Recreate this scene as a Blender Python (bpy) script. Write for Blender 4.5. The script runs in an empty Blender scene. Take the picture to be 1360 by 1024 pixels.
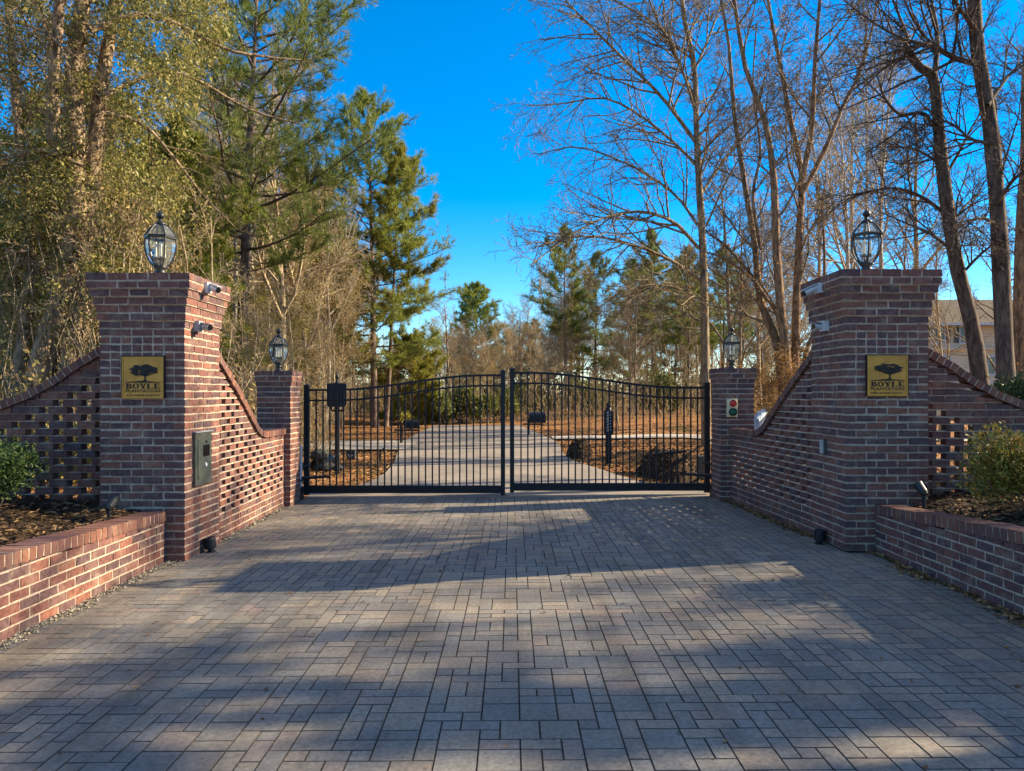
import bpy, math, random
import numpy as np
from mathutils import Vector

# ---------------------------------------------------------------- basics
scene = bpy.context.scene
COL = scene.collection
F = 950.0                       # focal length in pixels of the 1360 px wide photograph
CX, CY, CAMZ = 680.0, 523.0, 1.69
R = random.Random(7)
NR = np.random.default_rng(7)
R_ = math.radians


def W(x, y, d):
    """point of the place seen at photo pixel (x, y), d metres in front of the camera"""
    return ((x - CX) * d / F, d, CAMZ + (CY - y) * d / F)


def gz(x):
    return 0.006 * max(-6.0, min(6.0, x))


# ---------------------------------------------------------------- materials
def new_mat(name):
    m = bpy.data.materials.new(name)
    m.use_nodes = True
    nt = m.node_tree
    nt.nodes.clear()
    out = nt.nodes.new('ShaderNodeOutputMaterial')
    return m, nt, out


def ramp(nt, stops, interp='LINEAR'):
    n = nt.nodes.new('ShaderNodeValToRGB')
    n.color_ramp.interpolation = interp
    els = n.color_ramp.elements
    while len(els) < len(stops):
        els.new(0.5)
    for e, (p, c) in zip(els, stops):
        e.position = p
        e.color = (c[0], c[1], c[2], 1)
    return n


def noise(nt, scale, detail=4, rough=0.55, coord='Object', vec=None):
    n = nt.nodes.new('ShaderNodeTexNoise')
    n.inputs['Scale'].default_value = scale
    n.inputs['Detail'].default_value = detail
    n.inputs['Roughness'].default_value = rough
    if vec is None:
        tc = nt.nodes.new('ShaderNodeTexCoord')
        vec = tc.outputs[coord]
    nt.links.new(vec, n.inputs['Vector'])
    return n


def mixc(nt, fac, a, b, mode='MIX'):
    n = nt.nodes.new('ShaderNodeMix')
    n.data_type = 'RGBA'
    n.blend_type = mode
    for s, v in ((n.inputs[0], fac), (n.inputs[6], a), (n.inputs[7], b)):
        if hasattr(v, 'links') or hasattr(v, 'is_linked'):
            nt.links.new(v, s)
        elif isinstance(v, (int, float)):
            s.default_value = v
        else:
            s.default_value = (v[0], v[1], v[2], 1)
    return n.outputs[2]


def bsdf(nt, out, color, rough=0.8, metal=0.0, spec=0.3, bump=None, bump_str=0.3, bump_dist=0.01):
    p = nt.nodes.new('ShaderNodeBsdfPrincipled')
    if hasattr(color, 'is_linked'):
        nt.links.new(color, p.inputs['Base Color'])
    else:
        p.inputs['Base Color'].default_value = (*color, 1)
    if hasattr(rough, 'is_linked'):
        nt.links.new(rough, p.inputs['Roughness'])
    else:
        p.inputs['Roughness'].default_value = rough
    p.inputs['Metallic'].default_value = metal
    p.inputs['Specular IOR Level'].default_value = spec
    if bump is not None:
        b = nt.nodes.new('ShaderNodeBump')
        b.inputs['Strength'].default_value = bump_str
        b.inputs['Distance'].default_value = bump_dist
        nt.links.new(bump, b.inputs['Height'])
        nt.links.new(b.outputs[0], p.inputs['Normal'])
    nt.links.new(p.outputs[0], out.inputs[0])
    return p


def island_mat(name, palette, rough=0.85, grain=60, grain_amt=0.35, dirt=None, bump_str=0.4,
               bump_dist=0.006, spec=0.25, tracks=False):
    """every loose piece (brick, paver, chip) gets its own tone, with grain and large stains"""
    m, nt, out = new_mat(name)
    g = nt.nodes.new('ShaderNodeNewGeometry')
    n = len(palette)
    rp = ramp(nt, [(i / n, c) for i, c in enumerate(palette)], 'CONSTANT')
    nt.links.new(g.outputs['Random Per Island'], rp.inputs[0])
    nz = noise(nt, grain, 5, 0.7)
    gr = ramp(nt, [(0.25, (1 - grain_amt,) * 3), (0.75, (1 + grain_amt,) * 3)])
    nt.links.new(nz.outputs[0], gr.inputs[0])
    c = mixc(nt, 1.0, rp.outputs[0], gr.outputs[0], 'MULTIPLY')
    if dirt:
        col, sc, lo, hi, amt = dirt
        nd = noise(nt, sc, 5, 0.65)
        dr = ramp(nt, [(lo, (0, 0, 0)), (hi, (amt,) * 3)])
        nt.links.new(nd.outputs[0], dr.inputs[0])
        c = mixc(nt, dr.outputs[0], c, col)
    if tracks:                       # faint rubber and dirt worn in along the two wheel lines, broken by noise
        tc = nt.nodes.new('ShaderNodeTexCoord')
        mp = nt.nodes.new('ShaderNodeMapping')
        mp.inputs['Scale'].default_value = (3.2, .32, 1)
        nt.links.new(tc.outputs['Object'], mp.inputs[0])
        nk = noise(nt, 1.0, 4, .6, vec=mp.outputs[0])
        tr_ = ramp(nt, [(.46, (1, 1, 1)), (.62, (.80, .79, .78)), (.80, (.66, .65, .64))])
        nt.links.new(nk.outputs[0], tr_.inputs[0])
        c = mixc(nt, 1.0, c, tr_.outputs[0], 'MULTIPLY')
    bsdf(nt, out, c, rough, 0, spec, nz.outputs[0], bump_str, bump_dist)
    return m


def plain_mat(name, c1, c2=None, scale=8, rough=0.6, metal=0.0, spec=0.4, bump_str=0.15, detail=4):
    m, nt, out = new_mat(name)
    c2 = c2 or tuple(v * 0.75 for v in c1)
    nz = noise(nt, scale, detail)
    rp = ramp(nt, [(0.3, c2), (0.7, c1)])
    nt.links.new(nz.outputs[0], rp.inputs[0])
    bsdf(nt, out, rp.outputs[0], rough, metal, spec, nz.outputs[0], bump_str, 0.004)
    return m


def leaf_mat(name, palette, trans=0.3, rough=0.6):
    m, nt, out = new_mat(name)
    g = nt.nodes.new('ShaderNodeNewGeometry')
    n = len(palette)
    rp = ramp(nt, [(i / max(1, n - 1), c) for i, c in enumerate(palette)])
    nt.links.new(g.outputs['Random Per Island'], rp.inputs[0])
    p = nt.nodes.new('ShaderNodeBsdfPrincipled')
    p.inputs['Roughness'].default_value = rough
    p.inputs['Specular IOR Level'].default_value = 0.25
    nt.links.new(rp.outputs[0], p.inputs['Base Color'])
    t = nt.nodes.new('ShaderNodeBsdfTranslucent')
    nt.links.new(rp.outputs[0], t.inputs['Color'])
    mx = nt.nodes.new('ShaderNodeMixShader')
    mx.inputs[0].default_value = trans
    nt.links.new(p.outputs[0], mx.inputs[1])
    nt.links.new(t.outputs[0], mx.inputs[2])
    nt.links.new(mx.outputs[0], out.inputs[0])
    return m


def bark_mat(name, c1, c2, sx=14, sz=2.5, bump=1.0):
    m, nt, out = new_mat(name)
    tc = nt.nodes.new('ShaderNodeTexCoord')
    mp = nt.nodes.new('ShaderNodeMapping')
    mp.inputs['Scale'].default_value = (sx, sx, sz)
    nt.links.new(tc.outputs['Object'], mp.inputs[0])
    nz = noise(nt, 1.0, 6, 0.7, vec=mp.outputs[0])
    rp = ramp(nt, [(0.40, tuple(v * .8 for v in c2)), (0.60, c1)])
    nt.links.new(nz.outputs[0], rp.inputs[0])
    bsdf(nt, out, rp.outputs[0], 0.9, 0, 0.15, nz.outputs[0], bump, 0.06)
    return m


M = {}
M['brick'] = island_mat('brick_clay', [
    (0.144, 0.062, 0.051), (0.122, 0.057, 0.052), (0.168, 0.070, 0.055), (0.098, 0.055, 0.055), (0.132, 0.057, 0.049),
    (0.177, 0.073, 0.055), (0.120, 0.060, 0.056), (0.149, 0.067, 0.057), (0.090, 0.052, 0.054), (0.142, 0.059, 0.050),
    (0.107, 0.058, 0.058), (0.193, 0.080, 0.056), (0.127, 0.063, 0.057)],
    grain=26, grain_amt=.55, dirt=((.34, .265, .20), 6.0, .50, .80, .50), bump_str=.9, bump_dist=.008)
M['brick_cap'] = island_mat('brick_cap_clay', [
    (.155, .068, .048), (.135, .062, .048), (.18, .080, .054), (.115, .056, .047), (.15, .070, .054), (.19, .085, .055),
    (.12, .056, .050)], grain=45, grain_amt=.35, dirt=((.34, .26, .20), 3.1, .56, .8, .35), bump_str=.5)
M['mortar'] = plain_mat('mortar', (.54, .42, .325), (.28, .215, .165), 22, .95, spec=.1, bump_str=.9, detail=8)
M['paver'] = island_mat('concrete_paver', [
    (.192, .166, .136), (.166, .150, .132), (.212, .180, .144), (.150, .139, .127), (.194, .163, .134), (.178, .158, .137),
    (.226, .190, .149), (.160, .146, .132), (.198, .175, .143), (.206, .164, .137), (.172, .160, .144), (.184, .170, .150)],
    tracks=True,
    rough=.85, grain=38, grain_amt=.42, dirt=((.085, .075, .065), 0.8, .48, .78, .55), bump_str=.45, bump_dist=.004)
M['paver_edge'] = plain_mat('shaded_soiled_edge', (.085, .074, .064), (.045, .040, .036), 30, .95, spec=.05)  # bevel shade put into the chamfer colour, along with joint dirt
M['joint'] = plain_mat('joint_sand', (.035, .032, .03), (.018, .017, .016), 40, .95, spec=.05)
M['black_metal'] = plain_mat('black_painted_metal', (.010, .011, .016), (.007, .008, .011), 20, .5, .0, .3, .05)
M['dark_metal'] = plain_mat('dark_bronze_metal', (.020, .022, .024), (.010, .011, .012), 30, .42, .3, .5, .1)
M['grey_metal'] = plain_mat('grey_green_metal', (.095, .105, .088), (.065, .073, .062), 10, .45, .2, .4, .05)
M['white_plastic'] = plain_mat('white_plastic', (.62, .64, .66), (.48, .50, .52), 14, .4, 0, .4, .03)
M['grey_plastic'] = plain_mat('grey_plastic', (.33, .36, .38), (.25, .27, .29), 14, .4, 0, .4, .03)
M['lens'] = plain_mat('dark_lens', (.01, .01, .012), (.006, .006, .008), 5, .1, 0, .6, 0)
M['brass'] = plain_mat('brass_plate', (.52, .25, .032), (.36, .165, .02), 9, .42, .25, .5, .05)
M['ink'] = plain_mat('black_enamel', (.012, .010, .009), (.008, .007, .006), 20, .5, 0, .3, 0)
M['cream'] = plain_mat('cream_plastic', (.78, .62, .38), (.68, .53, .32), 10, .5)
M['red_lens'] = plain_mat('red_signal_lens', (.75, .035, .02), (.45, .012, .01), 260, .3, 0, .5, .3)
M['green_lens'] = plain_mat('green_signal_lens', (.012, .12, .05), (.006, .06, .03), 200, .3, 0, .5, .3)
M['concrete'] = plain_mat('pale_concrete', (.42, .36, .29), (.33, .28, .225), 3, .9, 0, .2, .2, 8)
M['candle'] = plain_mat('candle_white', (.75, .72, .62), (.6, .58, .5), 10, .5)
M['white_paint'] = plain_mat('white_paint', (.40, .45, .50), (.32, .37, .42), 6, .5)
M['stone'] = island_mat('dark_stone', [(.07, .068, .066), (.10, .095, .09), (.05, .05, .05), (.085, .08, .078)], grain=12,
                        dirt=((.05, .06, .03), 4, .5, .7, .5), bump_str=.8, bump_dist=.03)
M['house_siding'] = None

m, nt, out = new_mat('lantern_glass')
tr = nt.nodes.new('ShaderNodeBsdfTransparent')
tr.inputs[0].default_value = (.86, .89, .88, 1)
gl = nt.nodes.new('ShaderNodeBsdfGlossy')
gl.inputs['Roughness'].default_value = .06
fr = nt.nodes.new('ShaderNodeFresnel')
fr.inputs[0].default_value = 1.35
mx = nt.nodes.new('ShaderNodeMixShader')
nt.links.new(fr.outputs[0], mx.inputs[0])
df = nt.nodes.new('ShaderNodeBsdfDiffuse')
df.inputs[0].default_value = (.72, .74, .72, 1)
m2 = nt.nodes.new('ShaderNodeMixShader')
m2.inputs[0].default_value = .09
nt.links.new(tr.outputs[0], m2.inputs[1])
nt.links.new(df.outputs[0], m2.inputs[2])
nt.links.new(m2.outputs[0], mx.inputs[1])
nt.links.new(gl.outputs[0], mx.inputs[2])
nt.links.new(mx.outputs[0], out.inputs[0])
M['glass'] = m

m, nt, out = new_mat('window_pane')
nz = noise(nt, 2.0)
rp = ramp(nt, [(.3, (.02, .03, .035)), (.7, (.06, .08, .09))])
nt.links.new(nz.outputs[0], rp.inputs[0])
bsdf(nt, out, rp.outputs[0], .08, 0, .6)
M['pane'] = m

m, nt, out = new_mat('cream_siding')
tc = nt.nodes.new('ShaderNodeTexCoord')
wv = nt.nodes.new('ShaderNodeTexWave')
wv.wave_type = 'BANDS'
wv.bands_direction = 'Z'
wv.inputs['Scale'].default_value = 1.6
wv.wave_profile = 'SAW'
nt.links.new(tc.outputs['Object'], wv.inputs['Vector'])
rp = ramp(nt, [(0, (.36, .31, .23)), (.12, (.50, .44, .33)), (1, (.46, .405, .30))])
nt.links.new(wv.outputs[0], rp.inputs[0])
bsdf(nt, out, rp.outputs[0], .7, 0, .2)
M['house_siding'] = m
M['shingle'] = plain_mat('tan_shingle', (.15, .115, .08), (.085, .066, .048), 14, .9, 0, .1, .4)
M['shutter'] = plain_mat('dark_shutter', (.03, .045, .05), None, 10, .5)

# ground: needle straw, dead leaves, thin winter grass
m, nt, out = new_mat('straw_ground')
n1 = noise(nt, .45, 6, .65)
n2 = noise(nt, 9.0, 6, .75)
n3 = noise(nt, 55.0, 4, .7)
r1 = ramp(nt, [(.36, (.15, .105, .035)), (.46, (.31, .15, .060)), (.62, (.37, .195, .085)), (.75, (.24, .17, .06))])
nt.links.new(n1.outputs[0], r1.inputs[0])
r2 = ramp(nt, [(.3, (.55, .5, .45)), (.7, (1.3, 1.25, 1.2))])
nt.links.new(n2.outputs[0], r2.inputs[0])
r3 = ramp(nt, [(.3, (.6, .6, .6)), (.7, (1.35, 1.35, 1.3))])
nt.links.new(n3.outputs[0], r3.inputs[0])
c = mixc(nt, 1, r1.outputs[0], r2.outputs[0], 'MULTIPLY')
c = mixc(nt, 1, c, r3.outputs[0], 'MULTIPLY')
bsdf(nt, out, c, .95, 0, .1, n2.outputs[0], .8, .05)
M['ground'] = m

m, nt, out = new_mat('mulch_soil')
n2 = noise(nt, 30.0, 6, .75)
r2 = ramp(nt, [(.3, (.018, .013, .010)), (.55, (.06, .038, .024)), (.75, (.13, .085, .05))])
nt.links.new(n2.outputs[0], r2.inputs[0])
bsdf(nt, out, r2.outputs[0], .95, 0, .1, n2.outputs[0], 1, .03)
M['soil'] = m

m, nt, out = new_mat('exposed_concrete_drive')
n1 = noise(nt, .5, 6, .7)
n2 = noise(nt, 40, 4, .7)
r1 = ramp(nt, [(.3, (.165, .142, .122)), (.7, (.30, .25, .205))])
nt.links.new(n1.outputs[0], r1.inputs[0])
r2 = ramp(nt, [(.3, (.75,) * 3), (.7, (1.2,) * 3)])
nt.links.new(n2.outputs[0], r2.inputs[0])
c = mixc(nt, 1, r1.outputs[0], r2.outputs[0], 'MULTIPLY')
bsdf(nt, out, c, .9, 0, .2, n2.outputs[0], .3, .01)
M['drive'] = m

M['bark_grey'] = bark_mat('grey_bark', (.34, .26, .165), (.13, .10, .07))
M['bark_tan'] = bark_mat('tan_bark', (.50, .39, .25), (.26, .19, .115), 18, 4)
M['bark_vine'] = bark_mat('vine_covered_bark', (.36, .26, .165), (.12, .085, .055), 16, 4, .9)
M['bark_pale'] = bark_mat('pale_bark', (.52, .46, .38), (.28, .23, .18), 18, 5)
M['bark_pine'] = bark_mat('pine_bark', (.24, .165, .125), (.085, .058, .045), 9, 3)
M['bark_red'] = bark_mat('russet_bark', (.34, .215, .125), (.13, .083, .052), 14, 3)
M['bark_dark'] = bark_mat('dark_bark', (.16, .115, .088), (.062, .046, .038), 14, 3)
M['needle_green'] = leaf_mat('pine_needles_green', [(.08, .12, .02), (.16, .20, .028), (.24, .265, .04), (.33, .31, .065)], .35)
M['needle_dark'] = leaf_mat('pine_needles_dark', [(.06, .10, .022), (.12, .16, .028), (.18, .21, .038), (.25, .25, .055)], .32)
M['needle_yellow'] = leaf_mat('pine_needles_yellow', [(.13, .14, .018), (.20, .20, .026), (.27, .25, .042), (.33, .28, .065)], .35)
M['leaf_olive'] = leaf_mat('olive_leaves', [(.07, .08, .02), (.16, .155, .036), (.26, .23, .06), (.36, .30, .10), (.19, .175, .045)], .38, .45)
M['leaf_tan'] = leaf_mat('dry_tan_leaves', [(.20, .135, .05), (.32, .21, .08), (.42, .30, .13), (.26, .22, .07)], .35)
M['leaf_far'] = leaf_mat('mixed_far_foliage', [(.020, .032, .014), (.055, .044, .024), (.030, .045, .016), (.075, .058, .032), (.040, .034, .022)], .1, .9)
M['leaf_edge'] = leaf_mat('wood_edge_leaves', [(.07, .09, .022), (.13, .15, .034), (.21, .21, .05)], .2)
M['leaf_gold'] = leaf_mat('golden_dry_leaves', [(.26, .17, .05), (.36, .25, .08), (.30, .26, .07), (.20, .13, .05)], .3)
M['leaf_rust'] = leaf_mat('dry_russet_leaves', [(.14, .062, .02), (.22, .105, .03), (.30, .16, .05), (.16, .12, .03)], .35)
M['leaf_box'] = leaf_mat('shrub_leaves', [(.018, .040, .012), (.032, .062, .016), (.055, .09, .024), (.085, .115, .035)], .25, .45)
M['leaf_box_gold'] = leaf_mat('golden_shrub_leaves', [(.10, .10, .018), (.20, .19, .032), (.34, .26, .05), (.38, .20, .045), (.11, .13, .025)], .3, .45)
M['litter'] = island_mat('leaf_litter', [(.16, .085, .035), (.24, .14, .06), (.11, .06, .03), (.30, .19, .09), (.20, .10, .045)], grain=30, spec=.1)
M['chips'] = island_mat('mulch_chips', [(.045, .028, .018), (.10, .06, .032), (.022, .016, .012), (.16, .10, .052), (.07, .042, .026), (.24, .15, .075)], grain=40, spec=.1)
M['stones'] = island_mat('edge_gravel', [(.30, .26, .20), (.38, .34, .27), (.20, .17, .13), (.26, .21, .14)], grain=30, spec=.1)


# ---------------------------------------------------------------- mesh building
class NM:
    def __init__(self):
        self.V, self.Fc, self.n = [], [], 0

    def add(self, v, f, mat=0, smooth=False):
        v = np.asarray(v, dtype=np.float64).reshape(-1, 3)
        f = np.asarray(f, dtype=np.int64)
        self.V.append(v)
        self.Fc.append((f + self.n, mat, smooth))
        self.n += len(v)

    def box(self, x0, x1, y0, y1, z0, z1, mat=0):
        v = [(x, y, z) for z in (z0, z1) for y in (y0, y1) for x in (x0, x1)]
        self.add(v, BOXF, mat)

    def hexes(self, arr, mat=0, jit=0.0):
        arr = np.asarray(arr, dtype=np.float64).reshape(-1, 8, 3)
        if len(arr) == 0:
            return
        if jit:
            arr = arr + NR.uniform(-jit, jit, arr.shape)
        f = np.asarray(BOXF)[None] + (np.arange(len(arr)) * 8)[:, None, None]
        self.add(arr.reshape(-1, 3), f.reshape(-1, 4), mat)

    def cyl(self, p, q, r0, r1=None, n=12, mat=0, smooth=True, caps=True):
        r1 = r0 if r1 is None else r1
        p, q = np.array(p, float), np.array(q, float)
        t = q - p
        t /= np.linalg.norm(t)
        a = np.cross(t, (0, 0, 1) if abs(t[2]) < .9 else (1, 0, 0))
        a /= np.linalg.norm(a)
        b = np.cross(t, a)
        an = np.arange(n) * 2 * math.pi / n
        ring = np.cos(an)[:, None] * a + np.sin(an)[:, None] * b
        v = np.concatenate([p + ring * r0, q + ring * r1])
        i = np.arange(n)
        j = (i + 1) % n
        self.add(v, np.stack([i, j, j + n, i + n], 1), mat, smooth)
        if caps:
            self.add(p + ring * r0, [list(range(n))[::-1]], mat)
            self.add(q + ring * r1, [list(range(n))], mat)

    def lathe(self, prof, c=(0, 0, 0), n=12, mat=0, smooth=False, rot=0.0):
        an = np.arange(n) * 2 * math.pi / n + rot
        pr = np.array(prof, float)
        v = np.stack([np.outer(pr[:, 0], np.cos(an)), np.outer(pr[:, 0], np.sin(an)),
                      np.repeat(pr[:, 1:2], n, 1)], 2) + np.array(c)
        k = len(pr)
        fs = []
        for s in range(k - 1):
            for i in range(n):
                j = (i + 1) % n
                fs.append((s * n + i, s * n + j, (s + 1) * n + j, (s + 1) * n + i))
        self.add(v.reshape(-1, 3), fs, mat, smooth)

    def prism(self, pts, y0, y1, mat=0):
        """polygon in x,z extruded from y0 (front) to y1"""
        k = len(pts)
        v = [(x, y0, z) for x, z in pts] + [(x, y1, z) for x, z in pts]
        self.add(v, [list(range(k))], mat)
        self.add(v, [list(range(k, 2 * k))[::-1]], mat)
        self.add(v, [(i, i + k, (i + 1) % k + k, (i + 1) % k) for i in range(k)], mat)

    def tubes(self, P, Rr, sides, mat=0):
        """P (B,N,3) polylines, Rr (B,N) radii"""
        P = np.asarray(P, float)
        Rr = np.asarray(Rr, float)
        B, N = P.shape[:2]
        T = np.gradient(P, axis=1)
        T /= np.linalg.norm(T, axis=2, keepdims=True) + 1e-9
        axis = P[:, -1] - P[:, 0]
        axis /= np.linalg.norm(axis, axis=1, keepdims=True) + 1e-9
        ref = np.where(np.abs(axis[:, 2:3]) < .85, np.array([[0, 0, 1.]]), np.array([[1., 0, 0]]))
        a = np.cross(T, ref[:, None, :])
        a /= np.linalg.norm(a, axis=2, keepdims=True) + 1e-9
        b = np.cross(T, a)
        an = np.arange(sides) * 2 * math.pi / sides
        ring = a[:, :, None, :] * np.cos(an)[None, None, :, None] + b[:, :, None, :] * np.sin(an)[None, None, :, None]
        v = P[:, :, None, :] + ring * Rr[:, :, None, None]
        idx = np.arange(B * N * sides).reshape(B, N, sides)
        nx = np.roll(idx, -1, axis=2)
        f = np.stack([idx[:, :-1], nx[:, :-1], nx[:, 1:], idx[:, 1:]], -1).reshape(-1, 4)
        self.add(v.reshape(-1, 3), f, mat, True)

    def mesh(self, name, mats):
        me = bpy.data.meshes.new(name)
        V = np.concatenate(self.V)
        me.vertices.add(len(V))
        me.vertices.foreach_set('co', V.astype(np.float32).ravel())
        li = np.concatenate([f.ravel() for f, _, _ in self.Fc])
        k = np.concatenate([np.full(len(f), f.shape[1]) for f, _, _ in self.Fc])
        mi = np.concatenate([np.full(len(f), mm) for f, mm, _ in self.Fc])
        sm = np.concatenate([np.full(len(f), s) for f, _, s in self.Fc])
        me.loops.add(len(li))
        me.loops.foreach_set('vertex_index', li.astype(np.int32))
        me.polygons.add(len(k))
        st = np.concatenate([[0], np.cumsum(k)[:-1]])
        me.polygons.foreach_set('loop_start', st.astype(np.int32))
        me.polygons.foreach_set('material_index', mi.astype(np.int32))
        me.polygons.foreach_set('use_smooth', sm.astype(bool))
        for mm in mats:
            me.materials.append(mm)
        me.update(calc_edges=True)
        return me

    def build(self, name, mats, parent=None, loc=None):
        if not isinstance(mats, (list, tuple)):
            mats = [mats]
        o = bpy.data.objects.new(name, self.mesh(name, mats))
        COL.objects.link(o)
        if parent:
            o.parent = parent
        if loc:
            o.location = loc
        return o


BOXF = [(0, 2, 3, 1), (4, 5, 7, 6), (0, 1, 5, 4), (2, 6, 7, 3), (0, 4, 6, 2), (1, 3, 7, 5)]


def tag(o, label=None, cat=None, group=None, kind=None):
    if label:
        o['label'] = label
    if cat:
        o['category'] = cat
    if group:
        o['group'] = group
    if kind:
        o['kind'] = kind
    return o


def thing(name, label, cat, loc=(0, 0, 0), rz=0.0, group=None):
    o = bpy.data.objects.new(name, None)
    o.empty_display_size = .2
    COL.objects.link(o)
    o.location = loc
    o.rotation_euler = (0, 0, rz)
    return tag(o, label, cat, group)


def struct(name, nm, mats):
    return tag(nm.build(name, mats), kind='structure')


def copy_tree(o, parent=None):
    c = o.copy()
    COL.objects.link(c)
    if parent:
        c.parent = parent
    for ch in o.children:
        copy_tree(ch, c)
    return c


# ---------------------------------------------------------------- brickwork
BL, BT, CH, MJ = .2175, .105, .0795, .0180      # brick length, thickness, course height, joint


def interp(tab, s):
    if s <= tab[0][0]:
        return tab[0][1]
    for (a, za), (b, zb) in zip(tab, tab[1:]):
        if s <= b:
            return za + (zb - za) * (s - a) / (b - a)
    return tab[-1][1]


def brick_hex(o, e, n, u0, u1, n0, n1, z0, z1a, z1b):
    """corner array of a brick: o origin (x,y), e along, n outward, z1a/z1b top at u0/u1"""
    out = []
    for z in (0, 1):
        for nn in (n0, n1):
            for u, zt in ((u0, z1a), (u1, z1b)):
                out.append((o[0] + e[0] * u + n[0] * nn, o[1] + e[1] * u + n[1] * nn, zt if z else z0))
    return out


def pillar_mesh(x0, x1, y0, y1, zb, ncourse, steps, half_rows=()):
    nm = NM()
    H, core = [], []
    for c in range(ncourse):
        top = ncourse - 1 - c
        off = steps[top] if top < len(steps) else 0.0
        ax0, ax1, ay0, ay1 = x0 - off, x1 + off, y0 - off, y1 + off
        z0, z1 = zb + c * CH + MJ / 2, zb + (c + 1) * CH - MJ / 2
        if top == 0:
            z1 += MJ / 2
        core.append([(x, y, z) for z in (z0 - MJ / 2 + (0.0005 if top else 0), z1 + MJ / 2 - .0005 if top else z1 - .004)
                     for y in (ay0 + .006, ay1 - .006) for x in (ax0 + .006, ax1 - .006)])

        def run(o, e, n, L, inset, half, fine):
            a, b = (BT, L - BT) if inset else (0.0, L)
            ln = (b - a)
            bl = BL / 2 if fine else BL
            k = max(1, round(ln / bl))
            us = [a + ln * i / k for i in range(k + 1)]
            if half and not inset and not fine:
                us = [a] + [a + ln * (i + .5) / k for i in range(k)] + [b]
            for u0, u1 in zip(us, us[1:]):
                j0 = 0 if u0 == 0 else MJ / 2
                j1 = 0 if u1 == L else MJ / 2
                s = R.uniform(-.002, .002)
                H.append(brick_hex(o, e, n, u0 + j0, u1 - j1, -BT, s, z0, z1, z1))
        odd = c % 2
        wx, wy = ax1 - ax0, ay1 - ay0
        fine = c in half_rows
        run((ax0, ay0), (1, 0), (0, -1), wx, odd, False, fine)
        run((ax0, ay1), (1, 0), (0, 1), wx, odd, False, False)
        run((ax1, ay0), (0, 1), (1, 0), wy, not odd, False, False)
        run((ax0, ay0), (0, 1), (-1, 0), wy, not odd, False, False)
        # header ends showing at odd corners come from the side runs
    nm.hexes(core, 1)
    nm.hexes(H, 0, .0040)
    return nm


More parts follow.
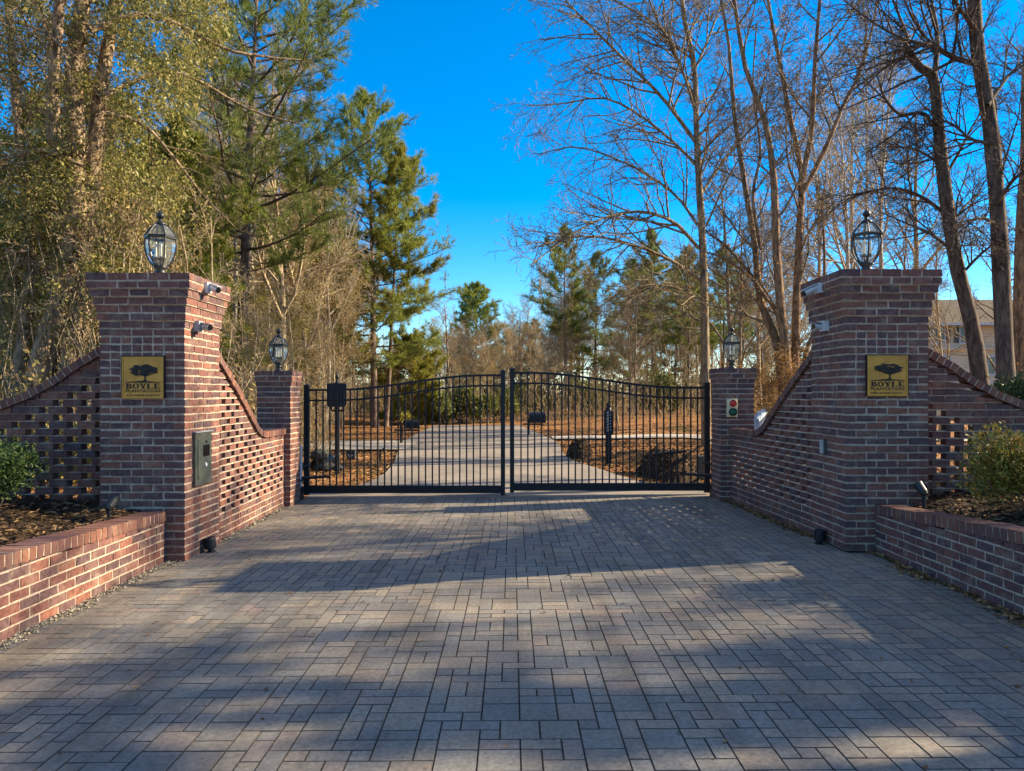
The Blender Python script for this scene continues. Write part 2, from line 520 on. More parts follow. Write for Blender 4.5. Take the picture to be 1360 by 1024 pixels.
def wall_mesh(o, e, n, L, zb, curve, thick, pierced_from, solid_top, cap_over=.035, pier=True, cap_h=.085, soldier=None, MJ=.0155, ins=.004):
    """one-brick wall with pierced bond; curve: [(u, z of coping top)]; n0=0 is the face, -thick the back"""
    nm = NM()
    H, Mo, Cp = [], [], []
    top_at = lambda u: interp(curve, u) - cap_h
    zmax = max(z for _, z in curve)
    c = 0
    pitch = .305
    while zb + c * CH < zmax:
        z0, z1 = zb + c * CH + MJ / 2, zb + (c + 1) * CH - MJ / 2
        # bed mortar strips, only where the wall reaches
        seg = .12
        u = 0.0
        while u < L - 1e-6:
            v = min(L, u + seg)
            if min(top_at(u), top_at(v)) > z1 + MJ:
                Mo.append(brick_hex(o, e, n, u, v, -thick + ins, -ins, z1, z1 + MJ, z1 + MJ))
            u = v
        if soldier is not None and c in (soldier, ):
            k = round(L / .0725)
            for i in range(k):
                H.append(brick_hex(o, e, n, L * i / k + .006, L * (i + 1) / k - .006, -thick, .004, z0, z1 , z1))
            Mo.append(brick_hex(o, e, n, 0, L, -thick + ins, -ins, z0, z1, z1))
            c += 1
            continue
        pr = pier and c >= pierced_from
        p = pitch if pr else BL
        st = (p / 2 if c % 2 else 0.0) - p
        u = st
        while u < L:
            a, b = u, u + p
            uc = (a + b) / 2
            hole = pr and z1 < top_at(min(max(uc, 0), L)) - solid_top and b < L - .02 and a > -.3
            b2 = b - (.108 if hole else MJ)
            if pr and not hole:
                # fill the gap with a short closer brick and mortar
                pass
            a2, b2 = max(a, 0), min(b2, L)
            if b2 - a2 > .02:
                ta, tb = top_at(a2), top_at(b2)
                if max(ta, tb) > z0 + .012:
                    H.append(brick_hex(o, e, n, a2, b2, -thick, R.uniform(-.003, .003), z0,
                                       max(z0 + .004, min(z1, ta)), max(z0 + .004, min(z1, tb))))
            if not hole and b2 < L and b > 0:
                tt = min(top_at(max(b2, 0)), top_at(min(b, L)))
                if tt > z1:
                    Mo.append(brick_hex(o, e, n, max(b2, 0), min(b, L), -thick + ins, -ins, z0, z1, z1))
            u = b
        c += 1
    # coping: rowlock bricks following the curve
    pts = []
    N = 400
    ds = 0
    prev = None
    for i in range(N + 1):
        u = L * i / N
        z = interp(curve, u)
        if prev:
            ds += math.hypot(u - prev[0], z - prev[1])
        pts.append((ds, u, z))
        prev = (u, z)
    k = max(1, round(ds / .084))
    S = [p[0] for p in pts]

    def at(s):
        return float(np.interp(s, S, [p[1] for p in pts])), float(np.interp(s, S, [p[2] for p in pts]))
    for i in range(k):
        s0, s1 = ds * i / k + .0065, ds * (i + 1) / k - .0065
        (ua, za), (ub, zb2) = at(s0), at(s1)
        tu, tz = ub - ua, zb2 - za
        l = math.hypot(tu, tz)
        nu, nz_ = tz / l, -tu / l       # pointing down from the curve
        q = []
        lift = R.uniform(-.003, .003)
        for (dd) in (cap_h, 0):
            for nn in (-thick - cap_over, cap_over):
                for (uu, zz) in ((ua, za), (ub, zb2)):
                    U, Z = uu + nu * (dd - lift), zz + nz_ * (dd - lift)
                    q.append((o[0] + e[0] * U + n[0] * nn, o[1] + e[1] * U + n[1] * nn, Z))
        Cp.append(q)
        # mortar between cap bricks
        (uc, zc) = at(min(ds, s1 + .013))
        q = []
        for dd in (cap_h - .004, .004):
            for nn in (-thick - cap_over + .004, cap_over - .004):
                for (uu, zz) in ((ub, zb2), (uc, zc)):
                    U, Z = uu + nu * dd, zz + nz_ * dd
                    q.append((o[0] + e[0] * U + n[0] * nn, o[1] + e[1] * U + n[1] * nn, Z))
        if i < k - 1:
            Mo.append(q)
    nm.hexes(Mo, 1)
    nm.hexes(H, 0, .0042)
    nm2 = NM()
    nm2.hexes(Cp, 0, .003)
    return nm, nm2


STEPS = [.090, .088, .064, .042, .022, .020, .0]
BM = [M['brick'], M['mortar']]
LX0, LX1, LY0, LY1 = -4.21, -3.34, 7.30, 8.17
RX0, RX1, RY0, RY1 = 3.50, 4.37, 7.50, 8.37
zl, zr = -.03, .04

sign_rows = tuple(range(22, 29))
o = pillar_mesh(LX0, LX1, LY0, LY1, zl, 37, STEPS, sign_rows).build('gate_pillar', BM)
tag(o, 'tall brick gate pillar with the sunlit side carrying a grey intercom box', 'pillar')
o = pillar_mesh(RX0, RX1, RY0, RY1, zr, 37, STEPS, sign_rows).build('gate_pillar', BM)
tag(o, 'tall shaded brick gate pillar beside the golden shrub, brass plaque on its front', 'pillar')
BST = [.035, .030, .012, 0]
o = pillar_mesh(-3.87, -3.36, 10.85, 11.36, -.03, 26, BST).build('hinge_pillar', BM)
tag(o, 'short brick pillar at the sunlit end of the gate, lantern on top', 'pillar')
o = pillar_mesh(3.23, 3.745, 11.07, 11.58, .02, 26, BST).build('hinge_pillar', BM)
tag(o, 'short brick pillar carrying the red and green signal light', 'pillar')

# side screen walls (along the drive)
cl = [(0, 2.20), (.10, 2.13), (.66, 1.79), (1.22, 1.41), (1.45, 1.25), (1.62, 1.185), (1.80, 1.165), (2.75, 1.16)]
w, cp = wall_mesh((-3.39, 8.17), (-.026, 1), (1, .026), 2.69, -.03, cl, .105, 4, .17, soldier=2)
t = thing('screen_wall', 'sunlit pierced brick screen wall sweeping down from the intercom pillar', 'wall')
w.build('brickwork', BM, t)
cp.build('coping', M['brick_cap'], t)
w, cp = wall_mesh((3.53, 8.37), (-.055, 1), (-1, -.055), 2.71, .03, cl, .105, 4, .17, soldier=2)
t = thing('screen_wall', 'shaded pierced brick screen wall sweeping down toward the signal light pillar', 'wall')
w.build('brickwork', BM, t)
cp.build('coping', M['brick_cap'], t)

# wing walls (outwards from the tall pillars)
cw = [(0, 2.33), (.25, 2.19), (.53, 2.03), (.77, 1.86), (1.05, 1.71), (1.33, 1.60), (1.8, 1.48), (2.3, 1.43), (4, 1.43)]
w, cp = wall_mesh((LX0, 7.75), (-1, 0), (0, -1), 3.6, .20, cw, .105, 3, .20, MJ=.010, ins=.018)
t = thing('wing_wall', 'pierced brick wing wall with bright holes behind the dark green shrub', 'wall')
w.build('brickwork', BM, t)
cp.build('coping', M['brick_cap'], t)
w, cp = wall_mesh((RX1, 7.95), (1, 0), (0, -1), 3.6, .24, cw, .105, 3, .50, MJ=.013, ins=.010)
t = thing('wing_wall', 'shaded brick wing wall behind the golden shrub, house beyond it', 'wall')
w.build('brickwork', BM, t)
cp.build('coping', M['brick_cap'], t)

# planter walls
pc = [(0, .49), (2.4, .58), (5.2, .66)]
w, cp = wall_mesh((-3.53, 7.30), (0, -1), (1, 0), 5.0, -.03, pc, .22, 99, 0, .012, pier=False, cap_h=.095)
t = thing('planter_wall', 'low brick planter wall in sunlight below the dark green shrub', 'wall')
w.build('brickwork', BM, t)
cp.build('coping', M['brick_cap'], t)
pc = [(0, .53), (2.3, .67), (5.2, .76)]
w, cp = wall_mesh((3.81, 7.50), (0, -1), (-1, 0), 5.2, .02, pc, .22, 99, 0, .012, pier=False, cap_h=.095)
t = thing('planter_wall', 'low shaded brick planter wall below the golden shrub', 'wall')
w.build('brickwork', BM, t)
cp.build('coping', M['brick_cap'], t)

# ---------------------------------------------------------------- paving
def paving():
    nm = NM()
    u = .100
    prisms = []

    def paver(x0, x1, y0, y1):
        g, b = .0020, .0028
        x0, x1, y0, y1 = x0 + g, x1 - g, y0 + g, y1 - g
        dz = R.uniform(-.0012, .0012)
        tx, ty = R.uniform(-.004, .004), R.uniform(-.004, .004)
        cx, cy = (x0 + x1) / 2, (y0 + y1) / 2
        z = lambda x, y, k: gz(x) + dz + tx * (x - cx) + ty * (y - cy) - k
        v = []
        for ins, k in ((0, .03), (0, b), (b, 0)):
            for x, y in ((x0 + ins, y0 + ins), (x1 - ins, y0 + ins), (x1 - ins, y1 - ins), (x0 + ins, y1 - ins)):
                v.append((x, y, z(x, y, k)))
        prisms.append(v)

    def fill(X0, Y0, nx, ny):
        occ = np.zeros((nx, ny), bool)
        for j in range(ny):
            for i in range(nx):
                if occ[i, j]:
                    continue
                ch = R.random()
                opts = [(2, 2), (2, 1), (1, 2), (1, 1)]
                if ch < .38:
                    pref = [(2, 2), (1, 2), (2, 1), (1, 1)]
                elif ch < .70:
                    pref = [(2, 1), (1, 2), (1, 1)]
                elif ch < .85:
                    pref = [(1, 2), (2, 1), (1, 1)]
                else:
                    pref = [(1, 1)]
                for a, b in pref:
                    if i + a <= nx and j + b <= ny and not occ[i:i + a, j:j + b].any():
                        occ[i:i + a, j:j + b] = True
                        paver(X0 + i * u, X0 + (i + a) * u, Y0 + j * u, Y0 + (j + b) * u)
                        break
    XA = -3.56
    nx, ny = 70, 97
    fill(XA + 2 * u, 2.0, nx, ny)
    for j in range(ny):
        paver(XA, XA + 2 * u, 2.0 + j * u, 2.0 + (j + 1) * u)
        paver(XA + (nx + 2) * u, XA + (nx + 4) * u, 2.0 + j * u, 2.0 + (j + 1) * u)
    fill(XA - 22 * u, 2.0 - 36 * u, nx + 48, 36)
    A = np.array(prisms)
    n = len(A)
    f = []
    for s in (0, 4):
        for i in range(4):
            j = (i + 1) % 4
            f.append((s + i, s + j, s + 4 + j, s + 4 + i))
    f.append((8, 9, 10, 11))
    f = np.array(f)[None] + (np.arange(n) * 12)[:, None, None]
    nm.add(A.reshape(-1, 3), f[:, [0, 1, 2, 3, 8]].reshape(-1, 4), 0)
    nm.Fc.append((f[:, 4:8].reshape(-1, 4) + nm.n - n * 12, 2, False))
    y1 = 2.0 + ny * u
    for xa, xb, ya, yb in ((XA, XA + (nx + 4) * u, 2.0, y1), (XA - 22 * u, XA + (nx + 26) * u, 2.0 - 36 * u, 2.0)):
        nm.add([(xa, ya, gz(xa) - .0062), (xb, ya, gz(xb) - .0062), (xb, yb, gz(xb) - .0062), (xa, yb, gz(xa) - .0062)], [(0, 1, 2, 3)], 1)
    return nm, y1


pv, PY1 = paving()
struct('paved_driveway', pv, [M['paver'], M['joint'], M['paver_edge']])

nm = NM()
nm.add([(-3.36, PY1, gz(-3.4) + .002), (3.23, PY1, gz(3.2) + .002), (3.4, 12.35, gz(3.4) + .002), (-3.5, 12.35, gz(-3.5) + .002)], [(0, 1, 2, 3)], 0)
struct('concrete_threshold', nm, M['drive'])

# ---------------------------------------------------------------- terrain
def sm(a, b, x):
    t = np.clip((x - a) / (b - a), 0, 1)
    return t * t * (3 - 2 * t)


def terrain_h(x, y):
    x = np.asarray(x, float)
    y = np.asarray(y, float)
    h = .006 * np.clip(x, -6, 6) - .055
    side = sm(4.0, 5.4, np.abs(x)) * (1 - sm(10.5, 15, y)) * sm(1.0, 2.4, y)
    h = h + .47 * side
    n = np.sin(x * .7 + 1.3) * np.cos(y * .55) * .06 + np.sin(x * 1.9 + y * 1.3) * .02 + np.sin(x * .21 - y * .17) * .12
    off = sm(4.5, 9, np.abs(x + .8))
    h = h + n * off * sm(13, 18, y)
    # gentle rise of the banks beyond the side road, and the hollow beside the drive
    h = h + .25 * sm(29, 40, y) * sm(3, 9, np.abs(x + 1.8))
    h = h - .35 * np.exp(-((x - 4.3) ** 2 / 1.6 + (y - 15.2) ** 2 / 3.0))
    h = h + .25 * np.exp(-((x - 3.3) ** 2 / .7 + (y - 18.4) ** 2 / 1.0))
    return h


def th(x, y):
    return float(terrain_h(x, y)) - .05


xs = np.sinh(np.linspace(-4.6, 4.6, 170)) * 3.6
ys = np.concatenate([np.linspace(-60, -2, 10), np.linspace(-1, 45, 150), np.linspace(48, 260, 28)])
X, Y = np.meshgrid(xs, ys, indexing='ij')
Z = terrain_h(X, Y)
idx = np.arange(X.size).reshape(X.shape)
f = np.stack([idx[:-1, :-1], idx[1:, :-1], idx[1:, 1:], idx[:-1, 1:]], -1).reshape(-1, 4)
nm = NM()
nm.add(np.stack([X, Y, Z], -1).reshape(-1, 3), f, 0, True)
struct('ground', nm, M['ground'])


def strip(rows, dz, n=8):
    nm = NM()
    v, fs = [], []
    rows2 = []
    for (a, b) in zip(rows, rows[1:]):
        for i in range(n):
            t = i / n
            t2 = t
            rows2.append([a[k] + (b[k] - a[k]) * t2 for k in range(3)])
    rows2.append(list(rows[-1]))
    m_ = 9
    for (y, xl, xr) in rows2:
        for k in range(m_):
            x = xl + (xr - xl) * k / (m_ - 1)
            v.append((x, y, float(terrain_h(x, y)) + dz))
    for i in range(len(rows2) - 1):
        for k in range(m_ - 1):
            a = i * m_ + k
            fs.append((a, a + 1, a + m_ + 1, a + m_))
    nm.add(v, fs, 0, True)
    return nm


struct('drive_beyond_gate', strip([(12.36, -3.5, 3.4), (13.0, -3.0, 2.9), (14, -2.78, 2.5), (15.5, -2.75, 2.15), (18, -2.95, 1.55), (20.5, -3.3, 1.45),
                                   (24, -3.8, 1.6), (27, -4.0, 1.5), (33, -4.15, .9), (39, -4.3, .35)], .045), M['drive'])
v = NM()


def cross_road(x0, x1, y0a, y1a, dz):
    nm = NM()
    n = 40
    vv, fs = [], []
    for i in range(n + 1):
        x = x0 + (x1 - x0) * i / n
        bend = .03 * abs(x - x0)
        for k in range(4):
            y = y0a + (y1a - y0a) * k / 3 + bend
            vv.append((x, y, float(terrain_h(x, y)) + dz))
    for i in range(n):
        for k in range(3):
            a = i * 4 + k
            q = (a, a + 4, a + 5, a + 1)
            fs.append(q if x1 > x0 else q[::-1])
    nm.add(vv, fs, 0, True)
    return nm


struct('side_road', cross_road(-3.3, -40, 22.0, 26.2, .06), M['concrete'])
struct('side_road', cross_road(1.55, 40, 26.6, 28.6, .06), M['concrete'])

# ---------------------------------------------------------------- planting beds
def bed(x0, x1, y0, y1, zf, seed):
    rn = np.random.default_rng(seed)
    nm = NM()
    nx, ny = 40, 50
    xs_ = np.linspace(x0, x1, nx)
    ys_ = np.linspace(y0, y1, ny)
    X, Y = np.meshgrid(xs_, ys_, indexing='ij')
    Z = zf(X, Y) + .02 * np.sin(X * 5 + Y * 3) + .015 * np.sin(X * 9 - Y * 7) + rn.normal(0, .006, X.shape)
    idx = np.arange(X.size).reshape(X.shape)
    f = np.stack([idx[:-1, :-1], idx[1:, :-1], idx[1:, 1:], idx[:-1, 1:]], -1).reshape(-1, 4)
    nm.add(np.stack([X, Y, Z], -1).reshape(-1, 3), f, 0, True)
    return nm


zbl = lambda x, y: .44 + .10 * sm(3.7, 5.2, np.abs(x)) + .03 * sm(5, 7.3, y) + .10 * (1 - sm(2.6, 5.2, y)) * .7
zbr = lambda x, y: .50 + .10 * sm(3.9, 5.4, np.abs(x)) + .02 * sm(5, 7.3, y) + .12 * (1 - sm(2.6, 5.6, y)) * .7
struct('mulch_soil', bed(-7.8, -3.72, 2.3, 7.72, zbl, 3), M['soil'])
struct('mulch_soil', bed(4.0, 8.0, 2.3, 7.92, zbr, 4), M['soil'])


def flakes(n, px, py, zf, smin, smax, aspect, flat=.5, lift=.012, rn=None):
    """curled flat pieces lying on a surface: chips, leaves"""
    rn = rn or NR
    px, py = np.asarray(px), np.asarray(py)
    z = zf(px, py) + rn.uniform(0, lift, len(px))
    th = rn.uniform(0, 2 * np.pi, len(px))
    s = rn.uniform(smin, smax, len(px))
    t = np.stack([np.cos(th), np.sin(th), rn.normal(0, flat * .4, len(px))], 1)
    t /= np.linalg.norm(t, axis=1, keepdims=True)
    up = np.stack([rn.normal(0, flat, len(px)), rn.normal(0, flat, len(px)), np.ones(len(px))], 1)
    b = np.cross(up, t)
    b /= np.linalg.norm(b, axis=1, keepdims=True)
    c = np.stack([px, py, z], 1)
    nrm = np.cross(t, b)
    hw = (s / aspect)[:, None]
    sl = s[:, None]
    v = np.stack([c - t * sl / 2, c + b * hw / 2 + nrm * hw * .25, c + t * sl / 2, c - b * hw / 2 + nrm * hw * .25], 1)
    f = (np.arange(len(px)) * 4)[:, None] + np.array([[0, 3, 2, 1]])
    return v.reshape(-1, 3), f


rn = np.random.default_rng(11)
n = 13000
for (xa, xb, ya, yb, zf, lab, mt) in ((-7.6, -3.76, 2.6, 7.7, zbl, 'left', 'chips'), (4.04, 7.6, 2.6, 7.9, zbr, 'right', 'chips')):
    x, y = rn.uniform(xa, xb, n), rn.uniform(ya, yb, n)
    v, f = flakes(n, x, y, lambda a, b: zf(a, b) + .02 * np.sin(a * 5 + b * 3) + .015 * np.sin(a * 9 - b * 7), .03, .11, 3.2, .5, .03, rn)
    nm = NM()
    nm.add(v, f)
    tag(nm.build('bark_mulch', M['chips']), kind='stuff')

# dead leaves and grit along the wall feet, leaf litter on the ground beyond
nm = NM()
n = 1500
y = rn.uniform(2.6, 7.5, n)
x = 3.80 - np.abs(rn.normal(0, .055, n)) * (1 + .5 * np.sin(y * 5))
v, f = flakes(n, x, y, lambda a, b: .006 * a, .02, .06, 1.6, .5, .02, rn)
nm.add(v, f)
n = 900
y = rn.uniform(8.3, 11.1, n)
x = 3.53 - .055 * (y - 8.37) - np.abs(rn.normal(0, .06, n))
v, f = flakes(n, x, y, lambda a, b: .006 * a, .02, .06, 1.6, .5, .02, rn)
nm.add(v, f)
n = 260
x, y = rn.uniform(-3.2, 3.4, n), 3 + 9 * rn.random(n) ** 1.3
v, f = flakes(n, x, y, lambda a, b: .006 * a + .003, .012, .042, 1.5, .4, .01, rn)
nm.add(v, f)
tag(nm.build('fallen_leaves', M['litter']), kind='stuff')
nm = NM()
n = 3600
y = rn.uniform(2.6, 7.3, n)
x = -3.51 + np.abs(rn.normal(0, .05, n)) * (.7 + .6 * np.sin(y * 4 + 1) ** 2)
v, f = flakes(n, x, y, lambda a, b: .006 * a - .002, .008, .032, 1.3, .6, .012, rn)
nm.add(v, f)
n = 900
y = rn.uniform(8.2, 10.8, n)
x = -3.40 - .026 * (y - 8.17) + np.abs(rn.normal(0, .05, n))
v, f = flakes(n, x, y, lambda a, b: .006 * a - .002, .01, .04, 1.3, .6, .012, rn)
nm.add(v, f)
tag(nm.build('gravel', M['stones']), kind='stuff')

nm = NM()
n = 42000
x = rn.normal(0, 1, n) * 9
y = 12.4 + rn.gamma(1.6, 7.5, n)
xl = np.interp(y, [12.3, 13.5, 15.5, 18, 24, 39], [-3.3, -2.9, -2.78, -3.0, -3.9, -4.4])
xr = np.interp(y, [12.3, 13.5, 15.5, 18, 24, 39], [3.2, 2.65, 2.15, 1.55, 1.6, .4])
fr_ = rn.exponential(.16, n)
keep = ((x < xl + fr_) | (x > xr - fr_)) & (y < 48) & ~((x < -3.3) & (y > 21.8 - .03 * (x + 3.3)) & (y < 26.4 - .03 * (x + 3.3))) & ~((x > 1.5) & (y > 26.4 + .03 * (x - 1.5)) & (y < 28.8 + .03 * (x - 1.5)))
x, y = x[keep], y[keep]
v, f = flakes(len(x), x, y, terrain_h, .05, .13, 2.0, .5, .03, rn)
nm.add(v, f)
n = 16000
x = np.where(rn.random(n) < .5, rn.uniform(-11, -4.4, n), rn.uniform(4.6, 11, n))
y = rn.uniform(8.05, 13.5, n)
v, f = flakes(n, x, y, terrain_h, .04, .11, 2.0, .6, .04, rn)
nm.add(v, f)
tag(nm.build('leaf_litter', M['litter']), kind='stuff')

# ---------------------------------------------------------------- gate
GY = 11.90


def gate_leaf(x_hinge, x_mid, label):
    s = 1 if x_mid > x_hinge else -1
    t = thing('gate_leaf', label, 'gate', (x_hinge, GY, gz(x_hinge)))
    L = abs(x_mid - x_hinge)
    bm_ = M['black_metal']
    zt = lambda u: 1.755 + .245 * (0.5 - 0.5 * math.cos(math.pi * min(1, max(0, (u - .45) / (L - .75)))))
    # stiles
    for u0, u1, h, nme in ((0, .085, 1.84, 'hinge_stile'), (L - .072, L, 2.075, 'meeting_stile')):
        a, b = sorted((s * u0, s * u1))
        nm = NM()
        nm.box(a, b, -.038, .038, .03, h)
        nm.lathe([(.062, h - .001), (.062, h + .012), (.03, h + .03), (0, h + .034)], ((a + b) / 2, 0, 0), 4, rot=math.pi / 4)
        nm.build(nme, bm_, t)
    a, b = sorted((s * .085, s * (L - .072)))
    nm = NM()
    nm.box(a, b, -.030, .030, .060, .185)
    nm.build('bottom_rail', bm_, t)
    for nme, dz, hh in (('top_rail', 0, .036), ('middle_rail', -.170, .030)):
        nm = NM()
        K = 60
        v = []
        for i in range(K + 1):
            u = .085 + (L - .157) * i / K
            z = zt(u) + dz
            for (yy, zz) in ((-.019, 0), (.019, 0), (.019, hh), (-.019, hh)):
                v.append((s * u, yy, z + zz))
        f = []
        for i in range(K):
            for j in range(4):
                k = (j + 1) % 4
                q = (i * 4 + j, i * 4 + k, i * 4 + 4 + k, i * 4 + 4 + j)
                f.append(q if s < 0 else q[::-1])
        nm.add(v, f)
        nm.build(nme, bm_, t)
    N = 27
    for i in range(N):
        u = .085 + (L - .157) * (i + 1) / (N + 1)
        nm = NM()
        nm.box(-.0115, .0115, -.0115, .0115, .18, zt(u) + .002)
        o = nm.build('picket', bm_, t)
        o.location = (s * u, 0, 0)
    return t


gate_leaf(-3.455, -.115, 'black metal gate leaf hinged on the sunlit brick pillar')
gate_leaf(3.285, -.035, 'black metal gate leaf hinged beside the red and green signal light')


def hinge_post(x, label):
    t = thing('gate_operator', label, 'gate opener', (x, 11.62, gz(x)))
    s = 1 if x < 0 else -1
    nm = NM()
    nm.box(-.05, .05, -.05, .05, .20, .86)
    nm.cyl((0, 0, .86), (0, 0, .90), .05, .02)
    nm.build('housing', M['white_plastic'] if x < 0 else M['black_metal'], t)
    nm = NM()
    nm.box(-.07, .07, -.07, .07, -.03, .20)
    nm.cyl((0, -.06, .30), (0, .12, .30), .055)
    nm.build('bracket', M['black_metal'], t)
    nm = NM()
    nm.cyl((0, .0, .34), (s * .45, .24, .34), .03, .022)
    nm.cyl((0, .0, .52), (s * .12, .26, .52), .02)
    nm.build('arm', M['black_metal'], t)


hinge_post(-3.47, 'white and black gate opener at the sunlit hinge pillar')
hinge_post(3.30, 'black gate opener at the hinge pillar with the signal light')


# ---------------------------------------------------------------- lanterns
def lantern(loc, sc, label):
    t = thing('lantern', label, 'lantern', loc, R_(12))
    dm = M['dark_metal']
    k = sc
    nm = NM()
    nm.lathe([(0, 0), (.085, 0), (.085, .012), (.055, .03), (.042, .05), (.058, .065), (.060, .085), (.045, .10), (.075, .118), (.078, .135), (0, .135)],
             n=16, smooth=True)
    nm.build('base', dm, t)
    gp = [(.076, .138), (.118, .185), (.148, .245), (.164, .315), (.166, .36), (.160, .395)]
    n = 6
    nm = NM()
    nm.lathe(gp, n=n)
    nm.build('glass', M['glass'], t)
    nm = NM()
    P, Q = [], []
    for i in range(n):
        an = i * 2 * math.pi / n
        P.append([((r + .003) * math.cos(an), (r + .003) * math.sin(an), z) for r, z in gp])
        Q.append([.0085] * len(gp))
    nm.tubes(P, Q, 5)
    # roof ribs
    rp_ = [(.172, .418), (.135, .468), (.098, .508), (.058, .535)]
    P, Q = [], []
    for i in range(n):
        an = i * 2 * math.pi / n
        P.append([((r + .002) * math.cos(an), (r + .002) * math.sin(an), z) for r, z in rp_])
        Q.append([.0085] * len(rp_))
    nm.tubes(P, Q, 5)
    nm.lathe([(.158, .392), (.182, .398), (.184, .416), (.170, .424), (.150, .418), (.158, .392)], n=n)
    nm.build('frame', dm, t)
    nm = NM()
    nm.lathe(rp_, n=n)
    nm.build('roof_glass', M['glass'], t)
    nm = NM()
    nm.lathe([(0, .525), (.064, .532), (.062, .548), (.035, .565), (.018, .575), (.016, .590), (.036, .603), (.046, .622), (.036, .642), (.016, .652),
              (.010, .668), (0, .685)], n=14, smooth=True)
    nm.build('finial', dm, t)
    nm = NM()
    nm.cyl((0, 0, .135), (0, 0, .20), .012, n=8)
    nm.lathe([(0, .195), (.06, .20), (.06, .207), (0, .21)], n=10)
    for i in range(4):
        an = i * math.pi / 2 + .4
        nm.cyl((.045 * math.cos(an), .045 * math.sin(an), .205), (.045 * math.cos(an), .045 * math.sin(an), .225), .016, n=8)
    cb = nm.build('candelabra', dm, t)
    nm = NM()
    for i in range(4):
        an = i * math.pi / 2 + .4
        c = (.045 * math.cos(an), .045 * math.sin(an))
        nm.cyl((*c, .225), (*c, .315), .011, n=8)
        nm.lathe([(0.011, .315), (.015, .335), (.008, .36), (0, .37)], (*c, 0), 8, smooth=True)
    nm.build('candle', M['candle'], cb)
    t.scale = (k * .94, k * .94, k * 1.13)
    return t


ztl, ztr = zl + 37 * CH, zr + 37 * CH
lantern((-3.80, 7.73, ztl), 1.0, 'black glass lantern atop the intercom pillar, against pine foliage')
lantern((3.93, 7.93, ztr), 1.0, 'black glass lantern atop the tall shaded pillar, against bare branches')
zb2 = -.03 + 26 * CH
lantern((-3.62, 11.1, zb2), .88, 'small lantern on the short sunlit pillar at the gate')
lantern((3.48, 11.32, zb2 + .05), .88, 'small lantern on the short pillar above the signal light')


# ---------------------------------------------------------------- plaques
def ellipse_ring(nm, cx, cz, a, b, ia, ib, y0, y1, a0=0, a1=2 * math.pi, n=28):
    v, f = [], []
    for i in range(n + 1):
        t = a0 + (a1 - a0) * i / n
        c, s = math.cos(t), math.sin(t)
        for yy in (y0, y1):
            v.append((cx + a * c, yy, cz + b * s))
            v.append((cx + ia * c, yy, cz + ib * s))
    for i in range(n):
        k = i * 4
        f += [(k, k + 1, k + 5, k + 4), (k + 2, k + 6, k + 7, k + 3), (k, k + 4, k + 6, k + 2), (k + 1, k + 3, k + 7, k + 5)]
    nm.add(v, f)


def letters(nm, x, z, w, h, y):
    """serif capitals B O Y L E drawn as raised strokes"""
    q = [0.0]

    def bar(x0, x1, z0, z1):
        q[0] += .0003
        nm.box(x0, x1, y - .003 - q[0], y, z0, z1)

    def poly(pts):
        q[0] += .0003
        nm.prism(pts, y - .003 - q[0], y)

    cw_ = w / 5.0
    st = cw_ * .26
    th = h * .11
    for i, chh in enumerate('BOYLE'):
        a = x + i * cw_ + cw_ * .05
        b = a + cw_ * .90
        ww = b - a
        q[0] = 0
        if chh == 'B':
            bar(a, a + ww * .62, z, z + th)
            bar(a, a + ww * .58, z + h - th, z + h)
            bar(a + ww * .12, a + ww * .12 + st, z + th, z + h - th)
            bar(a + ww * .3, a + ww * .6, z + h * .5 - th / 2, z + h * .5 + th / 2)
            q[0] += .0003
            ellipse_ring(nm, a + ww * .55, z + h * .745, ww * .33, h * .255, ww * .10, h * .15, y - .003 - q[0], y, -math.pi / 2, math.pi / 2)
            q[0] += .0003
            ellipse_ring(nm, a + ww * .57, z + h * .27, ww * .40, h * .27, ww * .14, h * .16, y - .003 - q[0], y, -math.pi / 2, math.pi / 2)
        elif chh == 'O':
            ellipse_ring(nm, (a + b) / 2, z + h / 2, ww * .5, h * .52, ww * .23, h * .42, y - .0033, y)
        elif chh == 'Y':
            bar(a + ww * .28, a + ww * .75, z, z + th)
            bar(a + ww * .38, a + ww * .38 + st, z + th, z + h * .45)
            poly([(a + ww * .06, z + h - th), (a + ww * .06 + st * 1.05, z + h - th), (a + ww * .38 + st, z + h * .42), (a + ww * .38, z + h * .42)])
            poly([(a + ww * .80, z + h - th), (a + ww * .90, z + h - th), (a + ww * .38 + st, z + h * .42), (a + ww * .38 + st * .55, z + h * .42)])
            bar(a - ww * .02, a + ww * .44, z + h - th, z + h)
            bar(a + ww * .66, a + ww * 1.02, z + h - th, z + h)
        elif chh == 'L':
            bar(a, a + ww * .92, z, z + th)
            bar(a, a + ww * .52, z + h - th, z + h)
            bar(a + ww * .13, a + ww * .13 + st, z + th, z + h - th)
            poly([(a + ww * .80, z + th), (a + ww * .92, z + th), (a + ww * .92, z + h * .36)])
        elif chh == 'E':
            bar(a, a + ww * .92, z, z + th)
            bar(a, a + ww * .88, z + h - th, z + h)
            bar(a + ww * .13, a + ww * .13 + st, z + th, z + h - th)
            bar(a + ww * .13 + st, a + ww * .62, z + h * .5 - th / 2, z + h * .5 + th / 2)
            bar(a + ww * .56, a + ww * .62, z + h * .36, z + h * .5 - th / 2)
            poly([(a + ww * .80, z + th), (a + ww * .92, z + th), (a + ww * .92, z + h * .34)])
            poly([(a + ww * .78, z + h - th), (a + ww * .88, z + h * .70), (a + ww * .88, z + h - th)])


